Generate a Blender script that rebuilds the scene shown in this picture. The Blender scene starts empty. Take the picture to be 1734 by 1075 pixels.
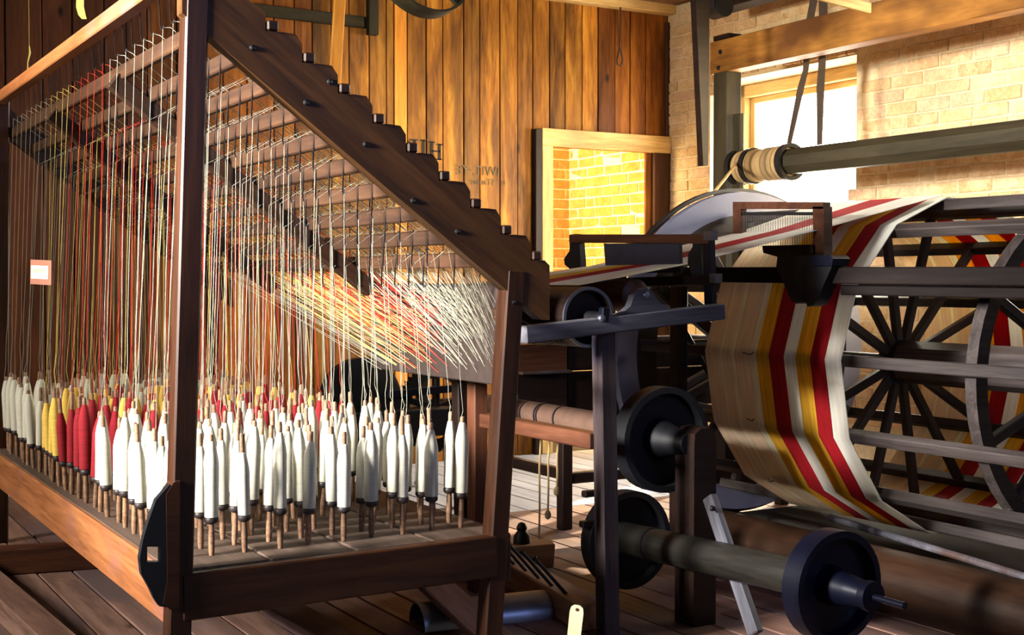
import bpy, bmesh, math, random
from mathutils import Vector, Matrix, Euler

random.seed(7)
SC = bpy.context.scene
COL = SC.collection
R = math.radians

# ------------------------------------------------------------------ camera
EYE = 1.13                       # eye height above the mill floor (m)
YAW, FPX = R(30.5), 2200.0       # the camera looks 30.5 deg right of the room's long axis (+Y)
PITCH = math.atan(62.5 / FPX)
cam_d = bpy.data.cameras.new('camera')
cam_d.lens = FPX / 1734 * 36.0
cam_d.sensor_width = 36.0
cam_d.clip_start = 0.05
cam = bpy.data.objects.new('camera', cam_d)
cam.location = (0, 0, EYE)
cam.rotation_euler = (R(90) - PITCH, 0, -YAW)
COL.objects.link(cam)
SC.camera = cam

# ------------------------------------------------------------------ light
world = bpy.data.worlds.new('sky')
SC.world = world
world.use_nodes = True
bg = world.node_tree.nodes['Background']
bg.inputs[0].default_value = (1.0, 0.97, 0.90, 1)
bg.inputs[1].default_value = 16.0

def lamp(name, kind, loc, target, energy, color, size=None, size_y=None, spread=None):
    d = bpy.data.lights.new(name, kind)
    d.energy = energy
    d.color = color
    if kind == 'AREA':
        d.shape = 'RECTANGLE'
        d.size = size
        d.size_y = size_y
        if spread: d.spread = spread
    o = bpy.data.objects.new(name, d)
    o.location = loc
    o.rotation_euler = (Vector(target) - Vector(loc)).to_track_quat('-Z', 'Y').to_euler()
    COL.objects.link(o)
    return o

sun = lamp('sun', 'SUN', (8, 8, 6), (8 - 2.3, 8 - 1.15, 6 - 1.75), 16.0, (1.0, 0.84, 0.58))
sun.data.angle = R(0.6)
# daylight of the windows along the left-hand and rear walls and of the next bay on the brick side, plus two added fills
lamp('left_window_daylight', 'AREA', (-2.45, 4.7, 2.15), (1.2, 4.7, 0.6), 62, (1.0, 0.93, 0.82), 0.7, 0.9, R(95))
lamp('left_near_window_daylight', 'AREA', (-2.45, 3.0, 2.1), (3.4, 3.75, 0.95), 125, (1.0, 0.95, 0.88), 0.6, 0.9, R(40))
lamp('left_high_fill', 'AREA', (-2.45, 5.0, 2.6), (5.5, 4.9, 2.0), 27, (1.0, 0.88, 0.64), 0.8, 0.5, R(40))  # added fill aimed at the brick wall and overhead timber, no window behind it
lamp('rear_window_daylight', 'AREA', (2.6, -1.2, 2.7), (2.2, 3.2, 0.1), 15, (0.36, 0.48, 1.0), 1.6, 0.9, R(100))
lamp('brick_side_window_daylight', 'AREA', (5.42, 3.3, 1.75), (3.9, 7.2, 1.9), 50, (1.0, 0.78, 0.42), 1.0, 1.4, R(50))
lamp('brick_side_fill', 'AREA', (5.42, 3.5, 1.9), (3.0, 3.9, 1.4), 85, (1.0, 0.93, 0.80), 1.0, 1.3, R(110))  # second lamp added in this bay to brighten sheet top and reel
lamp('stair_window_daylight', 'AREA', (3.75, 7.85, 1.9), (5.5, 7.9, 1.4), 120, (1.0, 0.76, 0.42), 0.8, 1.6)
lamp('window_daylight', 'AREA', (5.72, 6.08, 1.62), (2.8, 5.4, 1.0), 95, (1.0, 0.88, 0.66), 1.1, 1.4, R(115))

SC.view_settings.view_transform = 'Standard'
SC.view_settings.look = 'None'
SC.view_settings.exposure = 0.0
SC.view_settings.gamma = 1.0
SC.view_settings.use_curve_mapping = False

# ------------------------------------------------------------------ geometry helpers
SN, CS = math.sin(YAW), math.cos(YAW)
HORIZON = 475.0

def P(px, py, X=None, Y=None, Z=None, D=None):
    """World point where the sight line of a photograph pixel meets a plane X=, Y=, Z= or the depth D."""
    r = (px - 867.0) / FPX
    s = (HORIZON - py) / FPX
    dx, dy = SN + CS * r, CS - SN * r
    if X is not None: t = X / dx
    elif Y is not None: t = Y / dy
    elif Z is not None: t = (Z - EYE) / s
    else: t = D
    return Vector((dx * t, dy * t, EYE + s * t))

WORLD = {}                       # world matrix of every object built so far

def link(name, data, mat=None, parent=None, world=None):
    o = bpy.data.objects.new(name, data)
    COL.objects.link(o)
    w = world if world is not None else Matrix.Identity(4)
    if parent is not None:
        o.parent = parent
        o.matrix_local = WORLD[parent.name].inverted() @ w
    else:
        o.matrix_local = w
    WORLD[o.name] = w.copy()
    if mat is not None and hasattr(data, 'materials') and len(data.materials) == 0:
        data.materials.append(mat)
    return o

def thing(name, label, cat, loc=(0, 0, 0), group=None):
    o = link(name, None, world=Matrix.Translation(Vector(loc)))
    return tag(o, label, cat, group)

def tag(o, label=None, cat=None, group=None, kind=None):
    if label: o['label'] = label
    if cat: o['category'] = cat
    if group: o['group'] = group
    if kind: o['kind'] = kind
    return o

def struct(o):
    o['kind'] = 'structure'
    return o

class MB:
    """collects shapes into one mesh"""
    def __init__(self):
        self.v, self.f, self.s = [], [], []
    def add(self, vs, fs, smooth=False):
        n = len(self.v)
        self.v += [tuple(v) for v in vs]
        self.f += [tuple(i + n for i in f) for f in fs]
        self.s += [smooth] * len(fs)
        return self
    def box(self, c, d, M=None):
        x, y, z = c; a, b, e = d[0] / 2, d[1] / 2, d[2] / 2
        vs = [Vector((x + i * a, y + j * b, z + k * e)) for i in (-1, 1) for j in (-1, 1) for k in (-1, 1)]
        if M is not None: vs = [M @ v for v in vs]
        return self.add(vs, [(0, 1, 3, 2), (4, 6, 7, 5), (0, 4, 5, 1), (2, 3, 7, 6), (0, 2, 6, 4), (1, 5, 7, 3)])
    def tube(self, pts, r, n=6, caps=True, smooth=True):
        pts = [Vector(p) for p in pts]
        rr = r if isinstance(r, (list, tuple)) else [r] * len(pts)
        vs, fs = [], []
        u = None
        for i, p in enumerate(pts):
            t = (pts[min(i + 1, len(pts) - 1)] - pts[max(i - 1, 0)])
            t = t.normalized() if t.length > 1e-9 else Vector((0, 0, 1))
            if u is None:
                u = t.orthogonal().normalized()
            else:
                u = (u - t * u.dot(t))
                u = u.normalized() if u.length > 1e-6 else t.orthogonal().normalized()
            w = t.cross(u)
            for k in range(n):
                a = 2 * math.pi * k / n
                vs.append(p + (u * math.cos(a) + w * math.sin(a)) * rr[i])
        for i in range(len(pts) - 1):
            for k in range(n):
                k2 = (k + 1) % n
                fs.append((i * n + k, i * n + k2, (i + 1) * n + k2, (i + 1) * n + k))
        if caps:
            fs.append(tuple(range(n - 1, -1, -1)))
            fs.append(tuple((len(pts) - 1) * n + k for k in range(n)))
        return self.add(vs, fs, smooth)
    def lathe(self, prof, n=16, M=None, smooth=True, close=False):
        """prof: (radius, height) pairs turned about local z"""
        vs, fs = [], []
        for (r, z) in prof:
            for k in range(n):
                a = 2 * math.pi * k / n
                vs.append(Vector((r * math.cos(a), r * math.sin(a), z)))
        m = len(prof)
        for i in range(m - 1 if not close else m):
            j = (i + 1) % m
            for k in range(n):
                k2 = (k + 1) % n
                fs.append((i * n + k, i * n + k2, j * n + k2, j * n + k))
        if not close:
            if prof[0][0] > 1e-6: fs.append(tuple(range(n - 1, -1, -1)))
            if prof[-1][0] > 1e-6: fs.append(tuple((m - 1) * n + k for k in range(n)))
        if M is not None: vs = [M @ v for v in vs]
        return self.add(vs, fs, smooth)
    def prism(self, outline, d, M=None, z0=0.0):
        """outline in the local xy plane, thickness d along local z"""
        n = len(outline)
        vs = [Vector((x, y, z0)) for x, y in outline] + [Vector((x, y, z0 + d)) for x, y in outline]
        fs = [tuple(range(n - 1, -1, -1)), tuple(range(n, 2 * n))]
        for i in range(n):
            j = (i + 1) % n
            fs.append((i, j, n + j, n + i))
        if M is not None: vs = [M @ v for v in vs]
        return self.add(vs, fs)
    def mesh(self, name):
        me = bpy.data.meshes.new(name)
        me.from_pydata(self.v, [], self.f)
        me.polygons.foreach_set('use_smooth', self.s)
        bm = bmesh.new(); bm.from_mesh(me)
        bmesh.ops.recalc_face_normals(bm, faces=bm.faces)
        bm.to_mesh(me); bm.free()
        try: me.set_sharp_from_angle(angle=R(42))
        except Exception: pass
        return me
    def build(self, name, mat, parent=None, world=None):
        return link(name, self.mesh(name), mat, parent, world)

def frame_x(p0, p1, up=(0, 0, 1)):
    """matrix whose local x runs p0 -> p1, local z close to up, origin midway"""
    p0, p1 = Vector(p0), Vector(p1)
    x = (p1 - p0).normalized()
    u = Vector(up)
    if abs(x.dot(u)) > 0.98: u = Vector((0, 1, 0))
    y = u.cross(x).normalized()
    z = x.cross(y)
    M = Matrix((x, y, z)).transposed().to_4x4()
    M.translation = (p0 + p1) / 2
    return M

_box_cache = {}
def box_mesh(l, w, h, bev=0.004, wob=0.0, seed=0):
    key = (round(l, 3), round(w, 3), round(h, 3), bev, wob, seed)
    if key in _box_cache: return _box_cache[key]
    bm = bmesh.new()
    bmesh.ops.create_cube(bm, size=1.0)
    for v in bm.verts: v.co = Vector((v.co.x * l, v.co.y * w, v.co.z * h))
    if wob:
        rg = random.Random(seed)
        for v in bm.verts: v.co += Vector([rg.uniform(-wob, wob) for _ in range(3)])
    if bev > 0:
        bmesh.ops.bevel(bm, geom=list(bm.edges), offset=min(bev, w * .3, h * .3), segments=1, affect='EDGES')
    me = bpy.data.meshes.new('timber')
    bm.to_mesh(me); bm.free()
    _box_cache[key] = me
    return me

def beam(name, p0, p1, w, h, mat, parent=None, up=(0, 0, 1), bev=0.004, wob=0.0, fresh=False):
    """a squared timber, w across (local y), h high (local z), grain along its length"""
    p0, p1 = Vector(p0), Vector(p1)
    me = box_mesh((p1 - p0).length, w, h, bev, wob, hash((round(p0.x, 3), round(p1.y, 3))) % 99991 if wob else 0)
    if len(me.materials) and me.materials[0] != mat:
        me = me.copy(); me.materials.clear()
    return link(name, me, mat, parent, frame_x(p0, p1, up))

AX_Y = Matrix.Rotation(R(90), 4, 'X')           # local z -> world -y

def disc_y(prof, c, n=32):
    """lathe about an axis parallel to world Y (profile height grows toward the viewer, -Y)"""
    m = MB(); m.lathe(prof, n, Matrix.Translation(Vector(c)) @ AX_Y)
    return m

# ------------------------------------------------------------------ materials
def nodes_of(name):
    m = bpy.data.materials.new(name)
    m.use_nodes = True
    nt = m.node_tree
    b = nt.nodes['Principled BSDF']
    return m, nt, b

def mixc(nt, fac, a, b, mode='MIX'):
    n = nt.nodes.new('ShaderNodeMix'); n.data_type = 'RGBA'; n.blend_type = mode
    for idx, val in ((0, fac), (6, a), (7, b)):
        if isinstance(val, (int, float)): n.inputs[idx].default_value = val
        elif isinstance(val, (tuple, list)): n.inputs[idx].default_value = (*val[:3], 1)
        else: nt.links.new(val, n.inputs[idx])
    return n.outputs[2]

def ramp(nt, fac, stops):
    n = nt.nodes.new('ShaderNodeValToRGB')
    e = n.color_ramp.elements
    while len(e) < len(stops): e.new(0.5)
    for i, (p, c) in enumerate(stops):
        e[i].position = p; e[i].color = (*c[:3], 1) if isinstance(c, (tuple, list)) else (c, c, c, 1)
    nt.links.new(fac, n.inputs[0])
    return n.outputs[0]

def coords(nt, scale, rnd=7.0):
    tc = nt.nodes.new('ShaderNodeTexCoord')
    oi = nt.nodes.new('ShaderNodeObjectInfo')
    mul = nt.nodes.new('ShaderNodeMath'); mul.operation = 'MULTIPLY'; mul.inputs[1].default_value = rnd
    nt.links.new(oi.outputs['Random'], mul.inputs[0])
    add = nt.nodes.new('ShaderNodeVectorMath'); add.operation = 'ADD'
    nt.links.new(tc.outputs['Object'], add.inputs[0]); nt.links.new(mul.outputs[0], add.inputs[1])
    mp = nt.nodes.new('ShaderNodeMapping'); mp.inputs['Scale'].default_value = scale
    nt.links.new(add.outputs[0], mp.inputs[0])
    return mp.outputs[0], oi.outputs['Random']

def noise(nt, vec, scale, detail=4, rough=.55, dist=0.0):
    n = nt.nodes.new('ShaderNodeTexNoise')
    n.inputs['Scale'].default_value = scale; n.inputs['Detail'].default_value = detail
    n.inputs['Roughness'].default_value = rough; n.inputs['Distortion'].default_value = dist
    nt.links.new(vec, n.inputs['Vector'])
    return n.outputs['Fac']

def bump(nt, b, h, strength, dist=0.002):
    n = nt.nodes.new('ShaderNodeBump')
    n.inputs['Strength'].default_value = strength; n.inputs['Distance'].default_value = dist
    nt.links.new(h, n.inputs['Height']); nt.links.new(n.outputs[0], b.inputs['Normal'])

def wood(name, dark, mid, light, rough=.5, vary=.35, grain=9.0, knots=False, stain=None, spec=.2, blotch=False):
    m, nt, b = nodes_of(name)
    vec, rnd = coords(nt, (0.55, grain, grain))
    g = noise(nt, vec, 2.2, 6, .6, .6)
    fine = noise(nt, vec, 14.0, 3, .6)
    base = ramp(nt, g, [(.33, dark), (.5, mid), (.70, light)])
    base = mixc(nt, .25, base, ramp(nt, fine, [(.3, tuple(c * .55 for c in mid)), (.7, tuple(min(1, c * 1.3) for c in light))]))
    tone = ramp(nt, rnd, [(0.0, 1 - vary), (1.0, 1 + vary * .35)])
    base = mixc(nt, 1.0, base, tone, 'MULTIPLY')
    if knots:
        v2, _ = coords(nt, (2.2, 5.0, 5.0), 13.0)
        vo = nt.nodes.new('ShaderNodeTexVoronoi'); vo.inputs['Scale'].default_value = 1.1
        nt.links.new(v2, vo.inputs['Vector'])
        k = ramp(nt, vo.outputs['Distance'], [(.035, 1.0), (.11, 0.0)])
        base = mixc(nt, k, base, tuple(c * .28 for c in dark))
    if blotch:
        v4, _ = coords(nt, (1.3, 7.0, 7.0), 5.0)
        base = mixc(nt, 1.0, base, ramp(nt, noise(nt, v4, 1.0, 3, .6, .8), [(.30, (.42, .36, .32)), (.62, (1.12, 1.08, 1.0))]), 'MULTIPLY')
    if stain:
        v3, _ = coords(nt, (1.0, 1.4, 1.4), 3.0)
        s = ramp(nt, noise(nt, v3, 1.6, 3), [(.46, 0.0), (.62, 1.0)])
        base = mixc(nt, s, base, stain)
    nt.links.new(base, b.inputs['Base Color'])
    b.inputs['Roughness'].default_value = rough
    b.inputs['Specular IOR Level'].default_value = spec
    bump(nt, b, g, .25, .003)
    return m

def plain(name, col, rough=.5, metal=0.0, vary=.2, scale=12.0, spec=.4):
    m, nt, b = nodes_of(name)
    vec, rnd = coords(nt, (1, 1, 1))
    n = noise(nt, vec, scale, 5)
    c = ramp(nt, n, [(.25, tuple(x * (1 - vary) for x in col)), (.75, tuple(min(1, x * (1 + vary)) for x in col))])
    nt.links.new(c, b.inputs['Base Color'])
    b.inputs['Roughness'].default_value = rough; b.inputs['Metallic'].default_value = metal
    b.inputs['Specular IOR Level'].default_value = spec
    bump(nt, b, n, .12, .002)
    return m

def yarn_mat(name, col, axis=2, freq=420.0, rough=.85, transl=0.0, streak=.18):
    """wound or laid yarn: fine strands as bands across one local axis"""
    m, nt, b = nodes_of(name)
    sc = [6.0, 6.0, 6.0]; sc[axis] = freq
    vec, rnd = coords(nt, tuple(sc))
    n = noise(nt, vec, 1.0, 2)
    c = ramp(nt, n, [(.3, tuple(x * (1 - streak) for x in col)), (.7, tuple(min(1, x * (1 + streak * .6)) for x in col))])
    nt.links.new(c, b.inputs['Base Color'])
    b.inputs['Roughness'].default_value = rough
    b.inputs['Specular IOR Level'].default_value = .25
    bump(nt, b, n, .35, .0015)
    if transl > 0:
        tr = nt.nodes.new('ShaderNodeBsdfTranslucent')
        nt.links.new(c, tr.inputs[0])
        mx = nt.nodes.new('ShaderNodeMixShader'); mx.inputs[0].default_value = transl
        out = nt.nodes['Material Output']
        nt.links.new(b.outputs[0], mx.inputs[1]); nt.links.new(tr.outputs[0], mx.inputs[2])
        nt.links.new(mx.outputs[0], out.inputs[0])
    return m

def brick_mat(name, a, b_, c, wash):
    m, nt, b = nodes_of(name)
    vec, rnd = coords(nt, (1, 1, 1), 11.0)
    col = ramp(nt, rnd, [(.0, a), (.5, b_), (1.0, c)])
    n1 = noise(nt, vec, 9.0, 6, .65)
    w = ramp(nt, n1, [(.45, 0.0), (.66, .8)])
    col = mixc(nt, w, col, wash)
    n2 = noise(nt, vec, 60.0, 3)
    col = mixc(nt, .25, col, ramp(nt, n2, [(.3, tuple(x * .6 for x in a)), (.7, wash)]))
    nt.links.new(col, b.inputs['Base Color'])
    b.inputs['Roughness'].default_value = .92
    b.inputs['Specular IOR Level'].default_value = .15
    bump(nt, b, n1, .5, .006)
    return m

M = {}
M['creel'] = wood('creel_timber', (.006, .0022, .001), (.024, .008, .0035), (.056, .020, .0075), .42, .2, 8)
M['stringer'] = wood('stringer_timber', (.012, .005, .002), (.050, .019, .005), (.10, .042, .012), .5, .1, 8)
M['black'] = wood('blackened_timber', (.003, .002, .002), (.006, .004, .004), (.012, .008, .007), .7, .1, 7, spec=.08)
M['post_wood'] = wood('machine_post_timber', (.012, .009, .012), (.034, .024, .026), (.07, .05, .05), .6, .1, 7, stain=(.016, .018, .045), spec=.15)
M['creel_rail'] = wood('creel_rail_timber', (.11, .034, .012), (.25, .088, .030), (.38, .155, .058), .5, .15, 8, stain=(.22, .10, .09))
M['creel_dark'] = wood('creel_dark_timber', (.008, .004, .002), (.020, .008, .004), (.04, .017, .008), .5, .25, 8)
M['harp'] = wood('harp_bar_timber', (.012, .005, .002), (.027, .011, .005), (.054, .024, .010), .55, .25, 8)
M['tray'] = wood('tray_board_timber', (.035, .022, .016), (.085, .056, .042), (.16, .11, .085), .6, .25, 7)
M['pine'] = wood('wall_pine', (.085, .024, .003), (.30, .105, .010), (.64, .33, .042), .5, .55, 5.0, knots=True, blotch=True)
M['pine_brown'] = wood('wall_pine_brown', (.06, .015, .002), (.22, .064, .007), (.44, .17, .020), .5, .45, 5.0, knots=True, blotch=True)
M['pine_dark'] = wood('wall_pine_dark', (.028, .008, .003), (.085, .024, .007), (.16, .052, .014), .55, .4, 5.0, knots=True)  # darker boards for the left part of the back wall
M['pine_pale'] = wood('door_casing_pine', (.42, .24, .07), (.62, .40, .14), (.76, .55, .25), .55, .15, 6)
M['pine_orange'] = wood('orange_lath_pine', (.45, .15, .015), (.66, .26, .03), (.80, .38, .07), .5, .1, 6)
M['floor'] = wood('floor_boards', (.08, .042, .032), (.19, .105, .078), (.32, .19, .145), .62, .35, 6, knots=True, stain=(.13, .085, .085))
M['floor_pale'] = wood('pale_floor_boards', (.34, .38, .46), (.47, .51, .60), (.60, .63, .70), .45, .12, 6)  # paler, bluish boards toward the back wall
M['machine'] = wood('machine_timber', (.004, .002, .002), (.010, .005, .004), (.022, .010, .007), .45, .3, 7)
M['machine_red'] = wood('machine_red_timber', (.022, .007, .004), (.062, .021, .011), (.11, .042, .022), .45, .25, 7)
M['machine_grey'] = wood('weathered_grey_timber', (.024, .024, .034), (.066, .066, .084), (.14, .135, .155), .55, .2, 7, stain=(.040, .018, .010))
M['reel'] = wood('reel_timber', (.010, .007, .007), (.026, .020, .019), (.056, .045, .044), .5, .3, 8)
M['log'] = wood('roller_log', (.008, .003, .0015), (.021, .009, .0045), (.042, .019, .010), .45, .1, 4)
M['winch'] = wood('winch_beam_timber', (.010, .008, .004), (.022, .018, .009), (.042, .033, .018), .6, .1, 5)
M['overhead'] = wood('overhead_timber', (.07, .024, .004), (.20, .080, .012), (.32, .145, .027), .7, .1, 3.2, stain=(.085, .030, .006))
M['ceiling'] = wood('ceiling_boards', (.12, .06, .03), (.24, .13, .06), (.38, .22, .11), .7, .3, 6)
M['iron'] = plain('cast_iron', (.005, .005, .007), .5, .1, .3, spec=.3)
M['blue_iron'] = plain('blue_black_iron', (.003, .004, .013), .35, .3, .35)
M['shaft'] = wood('shaft_timber', (.005, .0045, .0035), (.012, .011, .009), (.027, .025, .02), .4, .1, 5, spec=.3)
M['tan_board'] = wood('tan_board_timber', (.16, .08, .045), (.34, .20, .12), (.50, .34, .24), .6, .1, 6)
M['steel'] = plain('worn_steel', (.22, .23, .27), .35, .9)
M['rubber'] = plain('dark_leather_belt', (.035, .022, .014), .6, 0, .35)
M['reed'] = plain('blued_reed_plate', (.03, .033, .055), .4, .4, .25)
M['pulley_rim'] = plain('grey_rim', (.11, .115, .19), .5, 0, .18, 5)
M['rope'] = plain('hemp_rope', (.30, .20, .09), .9)
M['cloth_roll'] = plain('cloth_covered_roller', (.075, .038, .024), .8, 0, .2, 20)
M['card'] = plain('brown_card', (.34, .14, .09), .8, 0, .1)
M['paper'] = plain('white_paper', (.82, .80, .70), .8, 0, .05)
M['ink'] = plain('faded_ink', (.50, .46, .20), .9)
M['stencil'] = plain('black_stencil', (.015, .014, .016), .8)
M['stencil_faint'] = plain('faded_stencil', (.13, .10, .055), .9)
M['ribbon'] = plain('yellow_paper_strip', (.80, .68, .16), .6, 0, .08)
M['cream_tag'] = plain('cream_wooden_tag', (.72, .60, .36), .6, 0, .08)
M['board'] = plain('guide_board', (.024, .017, .015), .95, 0, .2, 30, .05)
M['mortar'] = plain('pale_mortar', (.56, .44, .27), .95, 0, .2, 30)
M['mortar_warm'] = plain('warm_mortar', (.88, .74, .46), .95, 0, .12, 30)
M['brick'] = brick_mat('worn_brick', (.40, .23, .10), (.54, .36, .18), (.50, .32, .21), (.70, .54, .33))
M['brick_warm'] = brick_mat('orange_brick', (.55, .22, .045), (.64, .30, .07), (.58, .25, .055), (.74, .44, .13))
M['plaster'] = plain('limewashed_brick', (.62, .56, .46), .95, 0, .1)
M['rear'] = plain('rear_wall_boards', (.10, .055, .025), .8)
M['spindle'] = wood('spindle_wood', (.10, .05, .03), (.20, .11, .065), (.32, .19, .11), .5, .35, 30)
M['flange'] = plain('dark_bobbin_flange', (.022, .016, .016), .45)
M['wht'] = yarn_mat('white_yarn', (.47, .455, .375), 2, 380, streak=.10)
M['ylw'] = yarn_mat('yellow_yarn', (.64, .42, .08), 2, 380)
M['red'] = yarn_mat('red_yarn', (.20, .006, .011), 2, 380, streak=.25)
def strand_mat(name, col):
    m = plain(name, col, .8, 0, .15)
    nt = m.node_tree; b = nt.nodes['Principled BSDF']
    tr = nt.nodes.new('ShaderNodeBsdfTranslucent'); tr.inputs[0].default_value = (*[min(1, c * 1.5) for c in col], 1)
    mx = nt.nodes.new('ShaderNodeMixShader'); mx.inputs[0].default_value = .45
    nt.links.new(b.outputs[0], mx.inputs[1]); nt.links.new(tr.outputs[0], mx.inputs[2])
    nt.links.new(mx.outputs[0], nt.nodes['Material Output'].inputs[0])
    return m
M['s_wht'] = strand_mat('white_strand', (.38, .38, .31))
M['s_ylw'] = strand_mat('yellow_strand', (.60, .52, .20))
M['s_red'] = strand_mat('red_strand', (.46, .04, .02))
W_AX = 1
M['w_tan'] = yarn_mat('tan_warp', (.86, .70, .48), W_AX, 60, .75, .28, .12)
M['w_cream'] = yarn_mat('cream_warp', (.95, .86, .64), W_AX, 90, .75, .3, .2)
M['w_yel'] = yarn_mat('yellow_warp', (.88, .52, .04), W_AX, 90, .75, .3, .25)
M['w_red'] = yarn_mat('red_warp', (.46, .012, .02), W_AX, 90, .75, .3, .2)
M['w_wht'] = yarn_mat('white_warp', (.92, .90, .82), W_AX, 90, .75, .3, .10)

def glass_mat():
    m, nt, b = nodes_of('window_glass')
    tr = nt.nodes.new('ShaderNodeBsdfTransparent'); gl = nt.nodes.new('ShaderNodeBsdfGlossy')
    gl.inputs['Roughness'].default_value = .03
    mx = nt.nodes.new('ShaderNodeMixShader')
    mx.inputs[0].default_value = .06
    nt.links.new(tr.outputs[0], mx.inputs[1]); nt.links.new(gl.outputs[0], mx.inputs[2])
    nt.links.new(mx.outputs[0], nt.nodes['Material Output'].inputs[0])
    return m
M['glass'] = glass_mat()

# ================================================================== THE ROOM
XL, XR, YN, YB, ZC = -2.8, 5.5, -1.6, 7.2, 3.0
SC_ = lambda c, d: (c, d)

# floor: a dark sub-floor with single boards running the length of the room
floor = struct(MB().box(((XL + XR) / 2, (YN + 8.9) / 2, -.06), (XR - XL + 1, 8.9 - YN, .06)).build('floor', M['machine']))
x = -1.4; i = 0
while x < XR:
    w = random.uniform(.115, .165); w = min(w, XR - x)
    cut = random.uniform(3.6, 6.6)
    segs = [(1.2, cut), (cut, YB)]
    for (y0, y1) in segs:
        pale = x > 2.75
        parts = [(y0, y1, 'floor')]
        if pale and y1 > 5.45:
            parts = ([(y0, 5.45, 'floor')] if y0 < 5.4 else []) + [(max(y0, 5.45), y1, 'floor_pale')]
        for (a, b_, mt) in parts:
            if b_ - a > .05:
                beam('plank', (x + w / 2, a + .002, -.0155 + random.uniform(-.002, .001)), (x + w / 2, b_ - .002, -.0155 + random.uniform(-.002, .001)), w - .007, .031, M[mt], floor, bev=.003)
    x += w

# back wall of upright pine boards, with the doorway at its right end
DX0, DX1, DZ = 4.52, 5.36, None
DZ = P(1000, 252, Y=YB).z
wall_back = struct(MB().box(((XL + DX0) / 2, YB + .05, ZC / 2), (DX0 - XL, .06, ZC)).box(((DX0 + DX1) / 2, YB + .05, (DZ + ZC) / 2), (DX1 - DX0, .06, ZC - DZ))
                   .box(((DX1 + XR) / 2, YB + .05, ZC / 2), (XR - DX1, .06, ZC)).build('wall_back', M['machine_red']))
edges_px = [420, 465, 500, 530, 562, 592, 626, 655, 668, 690, 722, 750, 785, 812, 846, 876, 902, 930, 956, 985, 1012, 1040, 1066, 1092, 1131]
ex = [P(p, 300, Y=YB).x for p in edges_px]
ex[-1] = XR
xs = [XL + .01]
x0 = 0.75
while x0 < ex[0] - .07:
    xs.append(x0); x0 += random.uniform(.11, .19)
xs += ex
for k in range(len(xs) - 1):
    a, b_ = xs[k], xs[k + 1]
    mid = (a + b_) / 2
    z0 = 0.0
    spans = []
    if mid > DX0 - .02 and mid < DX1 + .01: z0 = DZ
    mt = M['pine_orange'] if abs(edges_px[8] - 668) < 1 and abs(a - ex[8]) < 1e-6 else M['pine_dark'] if mid < 1.9 else M['pine_brown'] if (mid < 2.9 or mid > 4.9) else M['pine']
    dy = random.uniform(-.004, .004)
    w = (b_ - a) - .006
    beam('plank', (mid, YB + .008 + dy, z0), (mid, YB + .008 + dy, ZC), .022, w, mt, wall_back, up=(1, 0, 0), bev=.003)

# doorway casing and the stair hall of orange brick behind it
door = struct(link('door_1', None, world=Matrix.Translation((DX0, YB, 0))))
YF = YB - .03
beam('jamb', (DX0 - .035, YF, 0), (DX0 - .035, YF, DZ), .03, .085, M['pine_pale'], door, up=(1, 0, 0))
beam('jamb', (DX1 + .05, YF, 0), (DX1 + .05, YF, DZ), .03, .13, M['machine_red'], door, up=(1, 0, 0))
beam('head', (DX0 - .08, YF - .003, DZ + .05), (DX1 + .12, YF - .003, DZ + .05), .035, .115, M['pine_pale'], door)
beam('jamb_lining', (DX0 - .005, YB + .06, 0), (DX0 - .005, YB + .06, DZ), .12, .02, M['pine_pale'], door, up=(1, 0, 0))
beam('edge_board', (DX0 - .105, YF, 0), (DX0 - .105, YF, DZ + .10), .04, .05, M['machine'], door, up=(1, 0, 0))

YS = 8.45
def brick_run(wall, axis, fixed, a0, a1, z0, z1, mat, course=.0755, length=.225, joint=.012, depth=.02, holes=(), skip=None, limit=9999):
    """courses of single bricks on a wall face; axis 'x' or 'y' along the wall; returns how many were laid"""
    variants = [box_mesh(length - joint, depth * 2, course - joint, .004, .003, s) for s in range(5)]
    halves = [box_mesh(length / 2 - joint, depth * 2, course - joint, .004, .003, s + 20) for s in range(3)]
    for v in variants + halves:
        if not len(v.materials): v.materials.append(mat)
        elif v.materials[0] != mat:
            pass
    n = 0; row = 0
    z = z0 + course / 2
    while z < z1 - course * .3:
        p = a0 - (length * random.uniform(.3, .7) if row % 2 else random.uniform(0, .03))
        while p < a1:
            half = random.random() < .13
            L = length / 2 if half else length
            lo, hi = max(p, a0), min(p + L, a1)
            p += L
            if hi - lo < .05: continue
            c = (lo + hi) / 2
            if any(h0 - .04 < c < h1 + .04 and hz0 < z < hz1 for h0, h1, hz0, hz1 in holes): continue
            if skip and skip(c, z): continue
            if hi - lo < L - .01:
                me = box_mesh(round(hi - lo - joint, 2), depth * 2, course - joint, .004, .003, 50)
                if not len(me.materials): me.materials.append(mat)
            else:
                me = random.choice(halves if half else variants)
            if me.materials[0] != mat:
                me = me.copy(); me.materials.clear(); me.materials.append(mat)
            off = random.uniform(-.004, .004)
            if axis == 'y':
                w = Matrix.Translation((fixed + off, c, z)) @ Matrix.Rotation(R(90), 4, 'Z')
            else:
                w = Matrix.Translation((c, fixed + off, z))
            w = w @ Matrix.Rotation(random.uniform(-.012, .012), 4, 'Y')
            link('brick', me, None, wall, w); n += 1
        z += course; row += 1
    return n

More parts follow.
